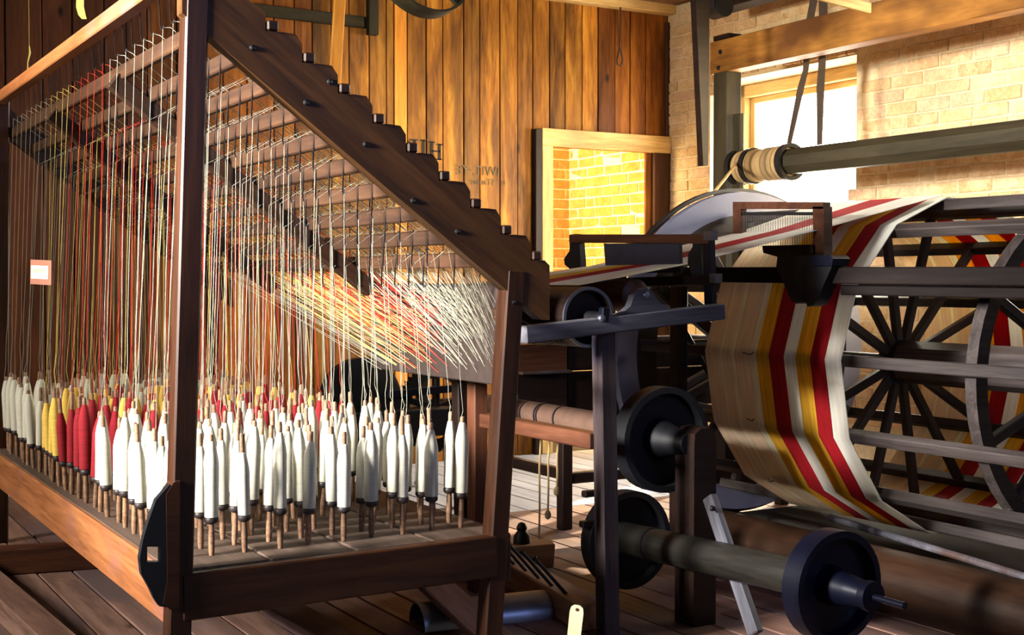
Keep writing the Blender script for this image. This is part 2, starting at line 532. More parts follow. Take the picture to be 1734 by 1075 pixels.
# brick side wall, window openings with deep reveals
W1 = (5.43, 6.74, .78, 2.42)     # the window seen in the photograph
W2 = (2.75, 4.05, .78, 2.42)     # the next bay, out of frame
TH = .40
mb = MB()
def slab(y0, y1, z0, z1): mb.box((XR + TH / 2 - .015, (y0 + y1) / 2, (z0 + z1) / 2), (TH, y1 - y0, z1 - z0))
slab(YN, W1[0], 0, ZC); slab(W1[1], YS + .2, 0, ZC)
for w in (W1,): slab(w[0], w[1], 0, w[2]); slab(w[0], w[1], w[3], ZC)
wall_right = struct(mb.build('wall_right', M['mortar']))
def seen(c, z):
    # keep only bricks inside the photograph's view of this wall, above the machines
    v = Vector((XR, c, z)) - Vector((0, 0, EYE))
    d = v.x * SN + v.y * CS
    if d < .5: return True
    px = 867 + FPX * (v.x * CS - v.y * SN) / d; py = HORIZON - FPX * v.z / d
    return not (1100 < px < 1790 and -40 < py < 900) or (py > 560 and px < 1200)
arch = (W1[0] - .02, W1[1] + .02, W1[3] + .0, W1[3] + .27)
nb = brick_run(wall_right, 'y', XR, W2[1] - .1, YB - .01, .3, ZC, M['brick'], holes=(W1[:2] + (W1[2], W1[3]), arch), skip=seen)
# soldier courses over the window
soldier = [box_mesh(.122, .05, .062, .004, .003, s + 70) for s in range(4)]
for s in soldier:
    if not len(s.materials): s.materials.append(M['brick'])
for r_, zz in ((0, W1[3] + .066), (1, W1[3] + .20)):
    y = W1[0]
    while y < W1[1]:
        lift = .03 * (1 - ((y - 6.08) / .7) ** 2)
        w = Matrix.Translation((XR + random.uniform(-.004, .004), y + .035, zz + lift * .5)) @ Matrix.Rotation(R(90), 4, 'Z') @ Matrix.Rotation(R(90) + random.uniform(-.04, .04), 4, 'Y')
        link('brick', random.choice(soldier), None, wall_right, w)
        y += .075
wall_stair = struct(MB().box((4.4, YS + .036, ZC / 2), (2.6, .1, ZC)).build('wall_stair', M['mortar_warm']))
def seen2(c, z): return z < 1.0
brick_run(wall_stair, 'x', YS, 5.0, XR, 1.0, 2.35, M['brick_warm'])
wall_stair_side = struct(MB().box((XR - .016, (YB + YS) / 2 + .05, ZC / 2), (.01, YS - YB - .06, ZC)).build('wall_stair_side', M['mortar_warm']))
brick_run(wall_stair_side, 'y', XR - .004, YB + .11, YS - .02, 1.0, 2.35, M['brick_warm'])
struct(MB().box((3.1, (YB + YS) / 2 + .06, ZC / 2), (.1, YS - YB, ZC)).build('wall_stair_left', M['plaster']))

# other walls and ceiling (mostly outside the frame)
struct(MB().box((XL - .1, (YN + YB) / 2, ZC / 2), (.2, YB - YN, ZC)).build('wall_left', M['rear']))
struct(MB().box(((XL + XR) / 2, YN - .1, ZC / 2), (XR - XL, .2, ZC)).build('wall_front', M['rear']))
ceiling = struct(MB().box(((XL + XR) / 2 + .2, (YN + YS) / 2 + .1, ZC + .08), (XR - XL + .8, YS - YN + .5, .1)).build('ceiling', M['machine']))
x = 2.2
while x < XR:
    w = random.uniform(.13, .18)
    beam('plank', (x + w / 2, 2.0, ZC + .015), (x + w / 2, YB, ZC + .015), w - .006, .022, M['ceiling'], ceiling)
    x += w
trim = struct(beam('trim_1', (3.0, YB - .05, ZC - .02), (XR, YB - .05, ZC - .02), .09, .07, M['pine_pale']))
trim2 = struct(beam('trim_2', (XR - .02, YB - .012, 0), (XR - .02, YB - .012, ZC - .1), .03, .05, M['machine_red'], up=(1, 0, 0)))

# the window
win = struct(link('window_1', None, world=Matrix.Translation((XR + .22, W1[0], W1[2]))))
xf = XR + .25
def wbar(name, a, b_, w, h): beam(name, a, b_, w, h, M['pine_pale'], win, up=(0, 1, 0) if a[2] != b_[2] else (0, 0, 1))
wbar('frame_stile', (xf, W1[1] - .04, W1[2]), (xf, W1[1] - .04, W1[3]), .08, .08)
wbar('frame_stile', (xf, W1[0] + .04, W1[2]), (xf, W1[0] + .04, W1[3]), .08, .08)
wbar('frame_head', (xf, W1[0], W1[3] - .04), (xf, W1[1], W1[3] - .04), .08, .08)
wbar('frame_sill', (xf - .08, W1[0], W1[2] + .02), (xf - .08, W1[1], W1[2] + .02), .30, .04)
for nm, a, b_ in (('sash_stile', (W1[1] - .10, W1[2] + .04), (W1[1] - .10, W1[3] - .08)), ('sash_stile', (W1[0] + .10, W1[2] + .04), (W1[0] + .10, W1[3] - .08)),
                  ('sash_rail', (W1[0] + .08, W1[3] - .10), (W1[1] - .08, W1[3] - .10)), ('sash_rail', (W1[0] + .08, W1[2] + .07), (W1[1] - .08, W1[2] + .07))):
    wbar(nm, (xf + .03, a[0], a[1]), (xf + .03, b_[0], b_[1]), .04, .04)
MB().box((xf + .03, (W1[0] + W1[1]) / 2, (W1[2] + W1[3]) / 2), (.004, W1[1] - W1[0] - .2, W1[3] - W1[2] - .2)).build('pane', M['glass'], win)

# stencilled lettering and faded patch on the boards
def lettering(body, px, py, size, mat, mirror=True):
    cu = bpy.data.curves.new('lettering', 'FONT')
    cu.body = body; cu.size = size; cu.extrude = .0006; cu.align_x = 'CENTER'; cu.align_y = 'CENTER'
    p = P(px, py, Y=YB - .0095)
    w = Matrix.Translation(p) @ Matrix.Rotation(R(90), 4, 'X')
    if mirror: w = w @ Matrix.Scale(-1, 4, (1, 0, 0))
    o = link('lettering', cu, mat, wall_back, w)
    return o
def strokes(name, rects, mat):
    m = MB()
    for (xa, ya, xb, yb_) in rects:
        a, b_ = P(xa, ya, Y=YB - .010), P(xb, yb_, Y=YB - .010)
        m.box(((a.x + b_.x) / 2, YB - .010, (a.z + b_.z) / 2), (abs(b_.x - a.x), .0012, abs(a.z - b_.z)))
    o = m.build(name, mat, wall_back); return o
strokes('letter_h', [(730, 241, 734, 268), (743, 245, 747, 271), (731, 255, 746, 258.5), (727, 240, 737, 243), (740, 244, 750, 247), (728, 266, 737, 269), (740, 269, 749, 272)], M['stencil'])
strokes('letter_i', [(716, 238, 720, 266), (713, 237, 723, 240), (712, 264, 722, 267)], M['stencil'])
strokes('letter_p', [(701, 238, 705, 264), (694, 236, 708, 239), (692, 239, 695, 248), (694, 248, 702, 251), (698, 262, 708, 265)], M['stencil'])
lettering('IWIT.\u00b7YE', 810, 290, .085, M['stencil_faint'])
lettering('\u03c5   STxmas:', 826, 309, .055, M['stencil_faint'])

# ================================================================== THE CREEL
CX0, CX1, CY0, CY1 = .945, 1.86, 3.20, 5.94
ZT = .408                                         # top of the bobbin tray
creel = thing('creel', 'tall open timber creel frame with sloping notched side, holding a tray of yarn bobbins', 'creel', (CX0, CY0, 0))
def slope(x): return 1.729 - .742 * (x - 1.007)   # underside of the sloping side timbers
# posts: the frame is racked, its posts lean a little to the left going down
def post(x_top, x_bot, y, z1, name='post', w=.058, mat='creel'):
    return beam(name, (x_bot, y, 0), (x_top, y, z1), w, w, M[mat], creel, up=(0, 1, 0), bev=.005)
near_post = post(.975, .905, CY0, 1.98)
post(1.885, 1.80, CY0, 1.16)
post(.955, .93, CY1, 1.92)
post(1.885, 1.83, CY1, 1.16)
# rails
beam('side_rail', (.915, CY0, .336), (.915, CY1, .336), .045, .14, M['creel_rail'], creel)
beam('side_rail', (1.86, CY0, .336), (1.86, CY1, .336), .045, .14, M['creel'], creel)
beam('end_rail', (.92, CY0 - .012, .343), (1.82, CY0 - .012, .35), .04, .118, M['creel'], creel)
beam('end_rail', (.92, CY1, .343), (1.84, CY1, .343), .04, .118, M['creel'], creel)
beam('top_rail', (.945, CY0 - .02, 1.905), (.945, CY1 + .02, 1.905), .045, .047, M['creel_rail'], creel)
# tray: four long boards with open joints
tx = [.90, 1.16, 1.40, 1.63, 1.875]
for k in range(4):
    beam('tray_board', ((tx[k] + tx[k + 1]) / 2, CY0 + .0, ZT - .014), ((tx[k] + tx[k + 1]) / 2, CY1, ZT - .014), tx[k + 1] - tx[k] - .006, .028, M['tray'], creel, bev=.004)
# notched sloping timber on the near side (stepped upper edge), plain one on the far side
def notch(x): return 1.787 - .731 * (x - 1.172)
stub_x = [1.18 + .0985 * k for k in range(9)]
outl = [(.93, slope(.93) - .0), (1.965, slope(1.965)), (1.995, slope(1.995) + .02), (1.995, notch(1.995) - .012)]
for k in range(8, -1, -1):
    xk = stub_x[k]; zk = notch(xk) - .006
    if k < 8: outl += [(xk + .062, zk - .036), (xk + .045, zk - .013)]
    outl += [(xk + .010, zk - .011), (xk - .0365, zk - .012), (xk - .0365, zk + .036)]
outl += [(1.135 - .09, notch(1.09) + .02), (.93, notch(.93) + .0)]
MXZ = lambda y: Matrix.Translation((0, y, 0)) @ Matrix.Rotation(R(90), 4, 'X')     # local xy -> world xz
st = MB(); st.prism(outl, .045, Matrix.Identity(4))
ang = math.atan(-.742)
def sloped_build(outline, y, name, mat):
    # mesh local x along the slope so that the grain follows the timber
    o = Vector((1.45, y, slope(1.45)))
    W = Matrix.Translation(o) @ Matrix.Rotation(-ang, 4, 'Y')
    Wi = W.inverted()
    m = MB()
    vs = [Wi @ Vector((a, y - .022, b_)) for a, b_ in outline] + [Wi @ Vector((a, y + .022, b_)) for a, b_ in outline]
    n = len(outline)
    fs = [tuple(range(n - 1, -1, -1)), tuple(range(n, 2 * n))] + [(i, (i + 1) % n, n + (i + 1) % n, n + i) for i in range(n)]
    m.add(vs, fs)
    return m.build(name, mat, creel, W)
sloped_build(outl, CY0 - .005, 'notched_stringer', M['stringer'])
sloped_build([(.93, slope(.93) - .01), (1.97, slope(1.97) - .01), (1.97, slope(1.97) + .12), (.93, slope(.93) + .12)], CY1, 'stringer', M['creel_dark'])
for xk in stub_x:
    beam('peg', (xk - .018, CY0 - .034, notch(xk) - .004), (xk - .018, CY0 + .05, notch(xk) - .004), .030, .026, M['creel_dark'], creel)
# two inner sloping bars and nine crossbars with wire hooks
for yb in (4.05, 4.98):
    beam('inner_stringer', (.97, yb, slope(.97) - .015), (1.83, yb, slope(1.83) - .02), .04, .055, M['creel_dark'], creel)
NX, NY = 10, 26
BX = [.945 + .0945 * j for j in range(NX)]
CBX = [1.003 + .0865 * j for j in range(NX)]
BY = [3.33 + .0995 * k for k in range(NY)]
for j in range(NX):
    cx = CBX[j]
    cz = slope(cx) + .034
    bar = beam('crossbar', (cx, CY0 + .015, cz), (cx, CY1 - .015, cz), .024, .044, M['harp'], creel, up=(0, 0, 1))
    if j == 0: continue
    h = MB()
    for k in range(NY):
        y = BY[k]
        zb = cz - .024
        h.tube([(cx - .010, y, zb + .05), (cx - .014, y, zb + .0), (cx - .016, y, zb - .045), (cx - .012, y + .004, zb - .056), (cx - .005, y, zb - .048)], .0022, 4, smooth=False)
    o = h.build('wire_hooks', M['iron'], creel); o['kind'] = 'stuff'
# hooks on the top rail too
h = MB()
for k in range(NY):
    h.tube([(.972, BY[k], 1.90), (.975, BY[k], 1.82), (.978, BY[k] + .004, 1.81), (.984, BY[k], 1.818)], .0020, 4, smooth=False)
o = h.build('wire_hooks', M['iron'], creel); o['kind'] = 'stuff'
# yarn guide board beyond the low end, carried on two arms
gb0, gb1 = Vector((1.98, 3.44, 0)), Vector((1.98, 4.34, 0))
beam('guide_board', (1.98, 3.42, .965), (1.98, 4.36, .965), .022, .31, M['board'], creel)
beam('guide_arm', (1.88, 3.20, 1.03), (1.99, 3.48, 1.03), .03, .035, M['creel_dark'], creel)
beam('guide_arm', (1.87, 3.20, .87), (1.99, 3.48, .87), .03, .035, M['creel_dark'], creel)
# iron bracket with a square hole on the near post
yq = CY0 - .01
bk = [(285, 822), (262, 848), (250, 880), (240, 912), (233, 948), (236, 975), (250, 1000), (258, 1018), (266, 1030), (292, 1034), (300, 1000), (300, 830)]
hole = [(246, 928), (246, 954), (268, 954), (268, 928)]
def plate_with_hole(outer, inner, y, th):
    bm = bmesh.new()
    loops = []
    for lp in (outer, inner):
        vs = [bm.verts.new(P(a, b_, Y=y)) for a, b_ in lp]
        loops.append([bm.edges.new((vs[i], vs[(i + 1) % len(vs)])) for i in range(len(vs))])
    r = bmesh.ops.triangle_fill(bm, edges=loops[0] + loops[1], use_beauty=True)
    faces = [g for g in r['geom'] if isinstance(g, bmesh.types.BMFace)]
    ext = bmesh.ops.extrude_face_region(bm, geom=faces)
    for v in [g for g in ext['geom'] if isinstance(g, bmesh.types.BMVert)]: v.co.y += th
    bmesh.ops.recalc_face_normals(bm, faces=bm.faces)
    me = bpy.data.meshes.new('bracket'); bm.to_mesh(me); bm.free()
    return me
link('bracket', plate_with_hole(bk, hole, yq - .028, .022), M['iron'], creel)
cheek = [(279, 838), (292, 818), (303, 815), (300, 1030), (285, 1036), (272, 1026), (280, 985)]
m = MB(); pts = [P(a, b_, Y=yq - .03) for a, b_ in cheek]
n = len(pts)
m.add(pts + [p + Vector((0, .05, 0)) for p in pts], [tuple(range(n - 1, -1, -1)), tuple(range(n, 2 * n))] + [(i, (i + 1) % n, n + (i + 1) % n, n + i) for i in range(n)])
m.build('cheek_block', M['creel'], creel)
for (a, b_) in ((430, 43), (520, 135), (620, 205), (700, 300), (775, 352), (870, 472), (560, 100)):
    p = P(a, b_ + 40, Y=CY0 - .028)
    MB().lathe([(.0, .004), (.006, .002), (.008, 0), (.008, -.004)], 10, Matrix.Translation(p) @ AX_Y).build('bolt', M['iron'], creel)

# ------------------------------------------------------------------ bobbins
ORD = ['first', 'second', 'third', 'fourth', 'fifth', 'sixth', 'seventh', 'eighth', 'ninth', 'tenth', 'eleventh', 'twelfth', 'thirteenth', 'fourteenth',
       'fifteenth', 'sixteenth', 'seventeenth', 'eighteenth', 'nineteenth', 'twentieth', 'twenty-first', 'twenty-second', 'twenty-third', 'twenty-fourth', 'twenty-fifth', 'twenty-sixth']
def spindle_mesh():
    return MB().lathe([(.0066, 0), (.0085, .02), (.0088, .05), (.0072, .088), (.007, .25), (.0068, .318), (.0055, .324), (0, .325)], 10).mesh('spindle')
def flange_mesh():
    return MB().lathe([(.008, .088), (.014, .089), (.0182, .094), (.0186, .100), (.0176, .104), (.010, .107)], 16).mesh('flange')
def yarn_mesh(rad, top, seed):
    rg = random.Random(seed)
    pr = [(.010, .104), (rad * .93, .106)]
    n = 9
    for i in range(n):
        t = i / (n - 1)
        z = .106 + (top - .106) * (.02 + .70 * t)
        pr.append((rad * (1.0 - .05 * (1 - t) + rg.uniform(-.02, .02)), z))
    pr += [(rad * .86, .106 + (top - .106) * .82), (rad * .62, .106 + (top - .106) * .93), (.0085, top), (.007, top + .001)]
    return MB().lathe(pr, 16).mesh('yarn')
SP, FL = spindle_mesh(), flange_mesh()
SP.materials.append(M['spindle']); FL.materials.append(M['flange'])
YM = {}
for c in ('wht', 'ylw', 'red'):
    YM[c] = []
    for s, (rad, top) in enumerate(((.0205, .302), (.0195, .288), (.0185, .296), (.0172, .272), (.0200, .307))):
        me = yarn_mesh(rad, top, s); me.materials.append(M[c]); YM[c].append(me)
CNAME = {'wht': 'white', 'ylw': 'yellow', 'red': 'red'}
def colour_of(j, k):
    if k <= 8: return 'wht'
    if j <= 1: return 'red' if k <= 13 else 'ylw' if k <= 17 else 'wht'
    if k <= 11: return 'red' if (j + 2 * k) % 7 else 'wht'
    if k <= 17: return 'ylw' if (j + k) % 2 else 'red'
    if k <= 21: return 'ylw' if (j * 3 + k) % 5 else 'wht'
    return 'wht'
TIP = {}
rb = random.Random(21)
proto = {}
for k in range(NY):
    for j in range(NX):
        c = colour_of(j, k)
        x = BX[j] + rb.uniform(-.008, .008); y = BY[k] + rb.uniform(-.010, .010)
        if k == 12 and j > 6 and False: continue
        col_txt = 'from the creel\'s left rail' if j < 5 else 'from the creel\'s right rail'
        jj = j if j < 5 else NX - 1 - j
        row_txt = 'front row' if k == 0 else 'rearmost row' if k == NY - 1 else ORD[k] + ' row back'
        lab = f'{CNAME[c]} yarn bobbin standing on the tray, {row_txt}, {ORD[jj]} {col_txt}'
        tilt = Euler((rb.uniform(-.035, .035), .025 + rb.uniform(-.045, .045), rb.uniform(0, 6.28))).to_matrix().to_4x4()
        hscale = rb.uniform(.94, 1.07)
        W = Matrix.Translation((x, y, ZT - .003)) @ tilt
        if c not in proto:
            b0 = link('yarn_bobbin', None, world=W)
            tag(b0, lab, 'bobbin', f'{CNAME[c]} yarn bobbins on the creel tray')
            for nm, me in (('spindle', SP), ('flange', FL), ('yarn', YM[c][0])):
                link(nm, me, None, b0, W)
            proto[c] = b0
        else:
            src = proto[c]
            b0 = src.copy(); COL.objects.link(b0)
            b0.matrix_local = W
            b0['label'] = lab
            for ch in src.children:
                d = ch.copy(); COL.objects.link(d); d.parent = b0
                if ch.name.split('.')[0] == 'yarn': d.data = rb.choice(YM[c])
        S = Matrix.Scale(hscale, 4, (0, 0, 1)); 
        b0.matrix_local = W @ S
        TIP[(j, k)] = (W @ S @ Vector((0, 0, .318)), c)

# ------------------------------------------------------------------ single strands: bobbin tip -> hook -> harp -> guide board
rs = random.Random(5)
for (j, k), (tip, c) in TIP.items():
    cx = CBX[j] if j else .994
    hz = slope(cx) + .034 - .026 - .052 if j else 1.815
    hook = Vector((cx - .012, BY[k] + rs.uniform(-.004, .004), hz))
    pts = [tip + Vector((rs.uniform(-.006, .006), rs.uniform(-.006, .006), -.03)), tip + Vector((rs.uniform(-.009, .009), 0, .004))]
    L = hook - tip
    for t in (.06, .13, .22, .40, .7):
        a = .006 * (1 - t) ** 3
        pts.append(tip + L * t + Vector((rs.uniform(-a, a), rs.uniform(-a, a), 0)))
    pts.append(hook)
    yb = 3.45 + (BY[k] - BY[0]) / (BY[-1] - BY[0]) * .86
    zb = 1.09 - .022 * j - rs.uniform(0, .05) - .04 * (k / NY)
    over = .066 + rs.uniform(0, .012)                     # the strand lies on top of the crossbars that follow
    xa = CBX[min(j + 1, NX - 1)] if j else CBX[0]
    pts.append(Vector((xa - .012, hook.y + (j - 4.5) * .0095, slope(xa) + over)))
    A = Vector((CBX[-1] + .02, hook.y + (j - 4.5) * .0095 + (yb - hook.y) * .10, slope(CBX[-1] + .02) + over))
    if j < NX - 2: pts.append(A)
    pts.append(Vector((1.969, yb + rs.uniform(-.01, .01), zb)))
    m = MB(); m.tube(pts, .00105 if c != 'wht' else .0009, 4, caps=False)
    o = m.build('yarn_strand', M['s_' + c])
    jj = j if j < 5 else NX - 1 - j
    rail = 'left' if j < 5 else 'right'
    row_txt = 'front row' if k == 0 else 'rearmost row' if k == NY - 1 else ORD[k] + ' row back'
    tag(o, f'thin {CNAME[c]} strand rising from the bobbin in the {row_txt}, {ORD[jj]} from {rail} rail', 'yarn', f'{CNAME[c]} yarn strands of the creel')

# hanging card among the strands at the far left corner
cd = thing('hanging_card', 'small brown card with a white paper label hanging among the strands', 'card', P(70, 460, Y=5.3))
c0 = P(70, 461, Y=5.3)
yaw = Matrix.Rotation(R(12), 4, 'Z')
Wc = Matrix.Translation(c0) @ Matrix.Rotation(R(-30 + 62), 4, 'Z') @ Matrix.Rotation(R(8), 4, 'Y')
Wc = Matrix.Translation(P(70, 461, D=4.55)) @ Matrix.Rotation(R(-64), 4, 'Z') @ Matrix.Rotation(R(2), 4, 'Y')
cd.matrix_local = Wc; WORLD[cd.name] = Wc
MB().box((0, 0, 0), (.115, .003, .086)).build('card', M['card'], cd, Wc)
lb = MB().box((-.004, -.0025, 0), (.094, .002, .046)).build('label', M['paper'], cd, Wc)
mk = MB()
for q in range(7): mk.box((-.036 + q * .0105, -.0038, .004 + .002 * (q % 2)), (.006, .0006, .009 + .003 * ((q * 5) % 3)))
o = mk.build('faded_marks', M['ink'], lb, Wc); o['kind'] = 'stuff'

# ================================================================== THE WARPING MACHINE: side frame
mf = thing('machine_frame', 'weathered grey machine frame with post and inclined rail right of the creel', 'machine', (2.3, 3.36, 0))
p = P(1022, 565, Y=3.36)
beam('post', (p.x + .02, 3.36, 0), (p.x, 3.36, .985), .058, .055, M['post_wood'], mf, up=(0, 1, 0))
r0, r1 = P(884, 567, Y=3.33), P(1221, 527, Y=3.33)
beam('side_rail', r0, r1, .05, .052, M['machine_grey'], mf)
r0b, r1b = r0 + Vector((0, .98, .0)), r1 + Vector((0, .98, 0))
beam('side_rail', r0b, r1b, .05, .052, M['machine'], mf)
beam('post', (p.x + .02, 4.31, 0), (p.x, 4.31, .97), .058, .055, M['machine'], mf, up=(0, 1, 0))
beam('post', (2.28, 4.12, 0), (2.28, 4.12, .93), .055, .06, M['machine_red'], mf, up=(0, 1, 0))
beam('cross_rail', (2.30, 3.38, .625), (2.30, 4.14, .625), .055, .05, M['machine_red'], mf)
# bell-shaped bearing bracket
bl = [(1043, 533), (1058, 527), (1068, 518), (1074, 500), (1082, 491), (1092, 488), (1103, 492), (1110, 503), (1120, 514), (1134, 518), (1135, 526)]
pts = [P(a, b_, Y=3.315) for a, b_ in bl]; n = len(pts)
m = MB(); m.add(pts + [q + Vector((0, .03, 0)) for q in pts], [tuple(range(n - 1, -1, -1)), tuple(range(n, 2 * n))] + [(i, (i + 1) % n, n + (i + 1) % n, n + i) for i in range(n)])
bb = m.build('bearing_bracket', M['machine_grey'], mf)
MB().lathe([(.0, .006), (.010, .004), (.012, 0), (.012, -.01)], 12, Matrix.Translation(P(1095, 499, Y=3.312)) @ AX_Y).build('bolt', M['steel'], bb)
MB().lathe([(.0, .006), (.010, .004), (.012, 0), (.012, -.01)], 12, Matrix.Translation(P(1020, 539, Y=3.302)) @ AX_Y).build('bolt', M['steel'], mf)
beam('bearing_lug', P(1022, 545, Y=3.315), P(1024, 520, Y=3.315), .03, .025, M['blue_iron'], mf)

# rollers carried by the frame
def roller(name, label, c, R_, L, mat, ring=None, cat='roller', hollow=True, n=32):
    t = thing(name, label, cat, c)
    pr = [(0, -L), (R_, -L), (R_, 0)] + ([(R_ * .88, 0), (R_ * .86, -.03), (0, -.03)] if hollow else [(R_ * .9, .004), (0, .004)])
    # grain along the roller: build around local x
    W = Matrix.Translation(Vector(c)) @ Matrix.Rotation(R(-90), 4, 'Z')
    m = MB(); m.lathe(pr, n, Matrix.Rotation(R(90), 4, 'Y'))
    m.build('body', M[mat], t, W)
    if ring:
        m = MB(); m.lathe([(R_ * .99, -.004), (R_ * 1.004, -.004), (R_ * 1.004, .003), (R_ * .90, .003), (R_ * .90, -.004)], n, Matrix.Rotation(R(90), 4, 'Y'), close=True)
        m.build('end_ring', M[ring], t, W)
    return t, W
rc = P(997, 537, Y=3.40)
t, W = roller('feed_roller', 'thick dark feed roller with a worn blue-grey end ring beside creel', rc, .096, .95, 'machine', 'steel')
MB().lathe([(0, .0), (.02, 0), (.02, .09), (0, .09)], 12, Matrix.Translation(rc) @ AX_Y).build('axle', M['iron'], t)
rc2 = P(1076, 500, Y=3.52)
t, W = roller('guide_roller', 'reddish ended guide roller behind the bell-shaped bearing bracket', rc2, .055, .80, 'machine_red', None, hollow=False)

# first reed: iron frame with a dark plate
X1 = 2.751
rd = thing('reed_stand', 'dark iron reed stand with curved arms and blued plate over the rail', 'reed', (X1, 3.4, 1.0))
tb0, tb1 = P(968, 404, X=X1), P(1205, 405, X=X1)
beam('top_bar', tb0, tb1, .03, .032, M['machine_red'], rd)
pl = [P(1022, 412, X=X1), P(1150, 412, X=X1), P(1152, 462, X=X1), P(1026, 462, X=X1)]
m = MB(); m.add(pl + [q + Vector((.012, 0, 0)) for q in pl], [(3, 2, 1, 0), (4, 5, 6, 7)] + [(i, (i + 1) % 4, 4 + (i + 1) % 4, 4 + i) for i in range(4)])
m.build('reed_plate', M['reed'], rd)
def plate_x(name, px_list, X, th, mat, parent):
    pts = [P(a, b_, X=X) for a, b_ in px_list]; n = len(pts)
    m = MB(); m.add(pts + [q + Vector((th, 0, 0)) for q in pts], [tuple(range(n - 1, -1, -1)), tuple(range(n, 2 * n))] + [(i, (i + 1) % n, n + (i + 1) % n, n + i) for i in range(n)])
    return m.build(name, mat, parent)
plate_x('arm', [(964, 398), (974, 396), (980, 402), (983, 440), (984, 470), (970, 470), (968, 458), (956, 448), (955, 438), (964, 425)], X1 - .01, .025, M['iron'], rd)
plate_x('arm', [(1172, 405), (1186, 403), (1187, 440), (1193, 482), (1182, 480), (1170, 462), (1164, 446), (1165, 430), (1172, 418)], X1 - .01, .025, M['iron'], rd)
plate_x('upright', [(1189, 398), (1202, 398), (1206, 522), (1193, 524)], X1 - .012, .02, M['blue_iron'], rd)
beam('bottom_bar', P(1010, 480, X=X1), P(1212, 474, X=X1), .03, .035, M['machine'], rd)
MB().box(P(1203, 399, X=X1 - .02), (.03, .035, .03)).build('bolt_head', M['steel'], rd)
MB().box(P(1212, 471, X=X1 - .02), (.03, .03, .03)).build('bolt_head', M['steel'], rd)

# long dark rail with the travelling carriage
XR2 = 3.25
rail = thing('long_rail', 'long dark double rail crossing in front of the striped reel', 'rail', (XR2, 3.0, 1.13))
q0, q1 = P(1180, 463, X=XR2), P(1790, 473, X=XR2)
beam('upper_rail', (XR2, 4.2, 1.155), (XR2, 1.9, 1.137), .05, .058, M['black'], rail)
beam('lower_rail', (XR2 + .03, 3.3, 1.098), (XR2 + .03, 1.9, 1.088), .04, .035, M['black'], rail)
beam('post', (XR2 + .01, 4.2, 0), (XR2 + .01, 4.2, 1.13), .05, .06, M['machine'], rail, up=(0, 1, 0))
beam('post', (XR2 + .01, 1.95, 0), (XR2 + .01, 1.95, 1.11), .05, .06, M['machine'], rail, up=(0, 1, 0))
X2 = 3.30
cg = thing('reed_carriage', 'small wooden reed frame with upright wires on a dark bracket clamped to rail', 'reed', (X2, 3.6, 1.1))
plate_x('frame_stile', [(1240, 342), (1253, 342), (1254, 412), (1241, 414)], X2 - .01, .03, M['machine_red'], cg)
plate_x('frame_head', [(1240, 342), (1393, 342), (1393, 354), (1240, 354)], X2 - .012, .034, M['machine_red'], cg)
plate_x('frame_stile', [(1375, 350), (1394, 350), (1395, 434), (1377, 434)], X2 - .012, .04, M['machine_red'], cg)
plate_x('frame_foot', [(1290, 416), (1380, 414), (1380, 432), (1320, 436), (1292, 428)], X2 - .012, .05, M['machine'], cg)
beam('wire_bar', P(1252, 362, X=X2), P(1376, 362, X=X2), .008, .012, M['iron'], cg)
m = MB()
for q in range(30):
    a = 1255 + q * 4.1
    m.tube([P(a, 364, X=X2 + .003), P(a + .4, 420 - (q * .1), X=X2 + .003)], .0009, 4, smooth=False)
o = m.build('reed_wires', M['steel'], cg); o['kind'] = 'stuff'
def prism_x(name, px_list, X, th, mat, parent): return plate_x(name, px_list, X, th, mat, parent)
cb = prism_x('clamp_block', [(1316, 434), (1404, 432), (1408, 452), (1400, 470), (1392, 488), (1385, 505), (1378, 516), (1367, 519), (1361, 494), (1356, 511), (1349, 514), (1340, 510), (1334, 496), (1322, 468), (1314, 452)], XR2 - .06, .06, M['iron'], cg)
prism_x('clamp_cap', [(1370, 432), (1405, 432), (1410, 438), (1408, 450), (1372, 450)], XR2 - .072, .08, M['blue_iron'], cb)

# ================================================================== THE REEL
HX, HZ, RR = 4.0, .804, .65
reel = thing('warping_reel', 'large wooden skeleton reel with radiating spokes carrying striped warp', 'reel', (HX, 3.71, 0))
PH = [R(3.6 + 360 / 14 * q) for q in range(14)]
def rp(a, r, y): return Vector((HX - r * math.cos(a), y, HZ + r * math.sin(a)))
for a in PH:
    c = rp(a, RR - .030, 0)
    rad = (rp(a, 1, 0) - rp(a, 0, 0)).normalized()
    beam('reel_bar', (c.x, 2.05, c.z), (c.x, 4.6, c.z), .042, .04, M['reel'], reel, up=rad)
def wheel(y, spokes=True, rim=True):
    for a in PH:
        beam('spoke', rp(a, .05, y), rp(a, RR - .05, y), .036, .03, M['reel'], reel, up=(0, 1, 0))
    if rim:
        n = 56
        m = MB(); m.lathe([(RR - .055, -.022), (RR - .055, .022), (RR - .11, .022), (RR - .11, -.022)], n, Matrix.Translation((HX, y, HZ)) @ AX_Y, close=True)
        m.build('rim', M['reel'], reel)
wheel(3.71, rim=False); wheel(2.86); wheel(4.52, rim=False)
for y in (3.71, 2.86, 4.52):
    MB().lathe([(0, -.035), (.09, -.035), (.09, .035), (0, .035)], 14, Matrix.Translation((HX, y, HZ)) @ AX_Y, smooth=False).build('hub', M['machine'], reel)
W = Matrix.Translation((HX, 3.74, HZ)) @ Matrix.Rotation(R(-90), 4, 'Z')
m = MB(); m.lathe([(0, 0), (.085, 0), (.085, 1.8), (0, 1.8)], 8, Matrix.Rotation(R(90), 4, 'Y'), smooth=False); m.build('axle', M['reel'], reel, W)
m = MB(); m.lathe([(0, -1.2), (.028, -1.2), (.028, 0), (0, 0)], 12, Matrix.Rotation(R(90), 4, 'Y')); m.build('axle_shaft', M['iron'], reel, W)
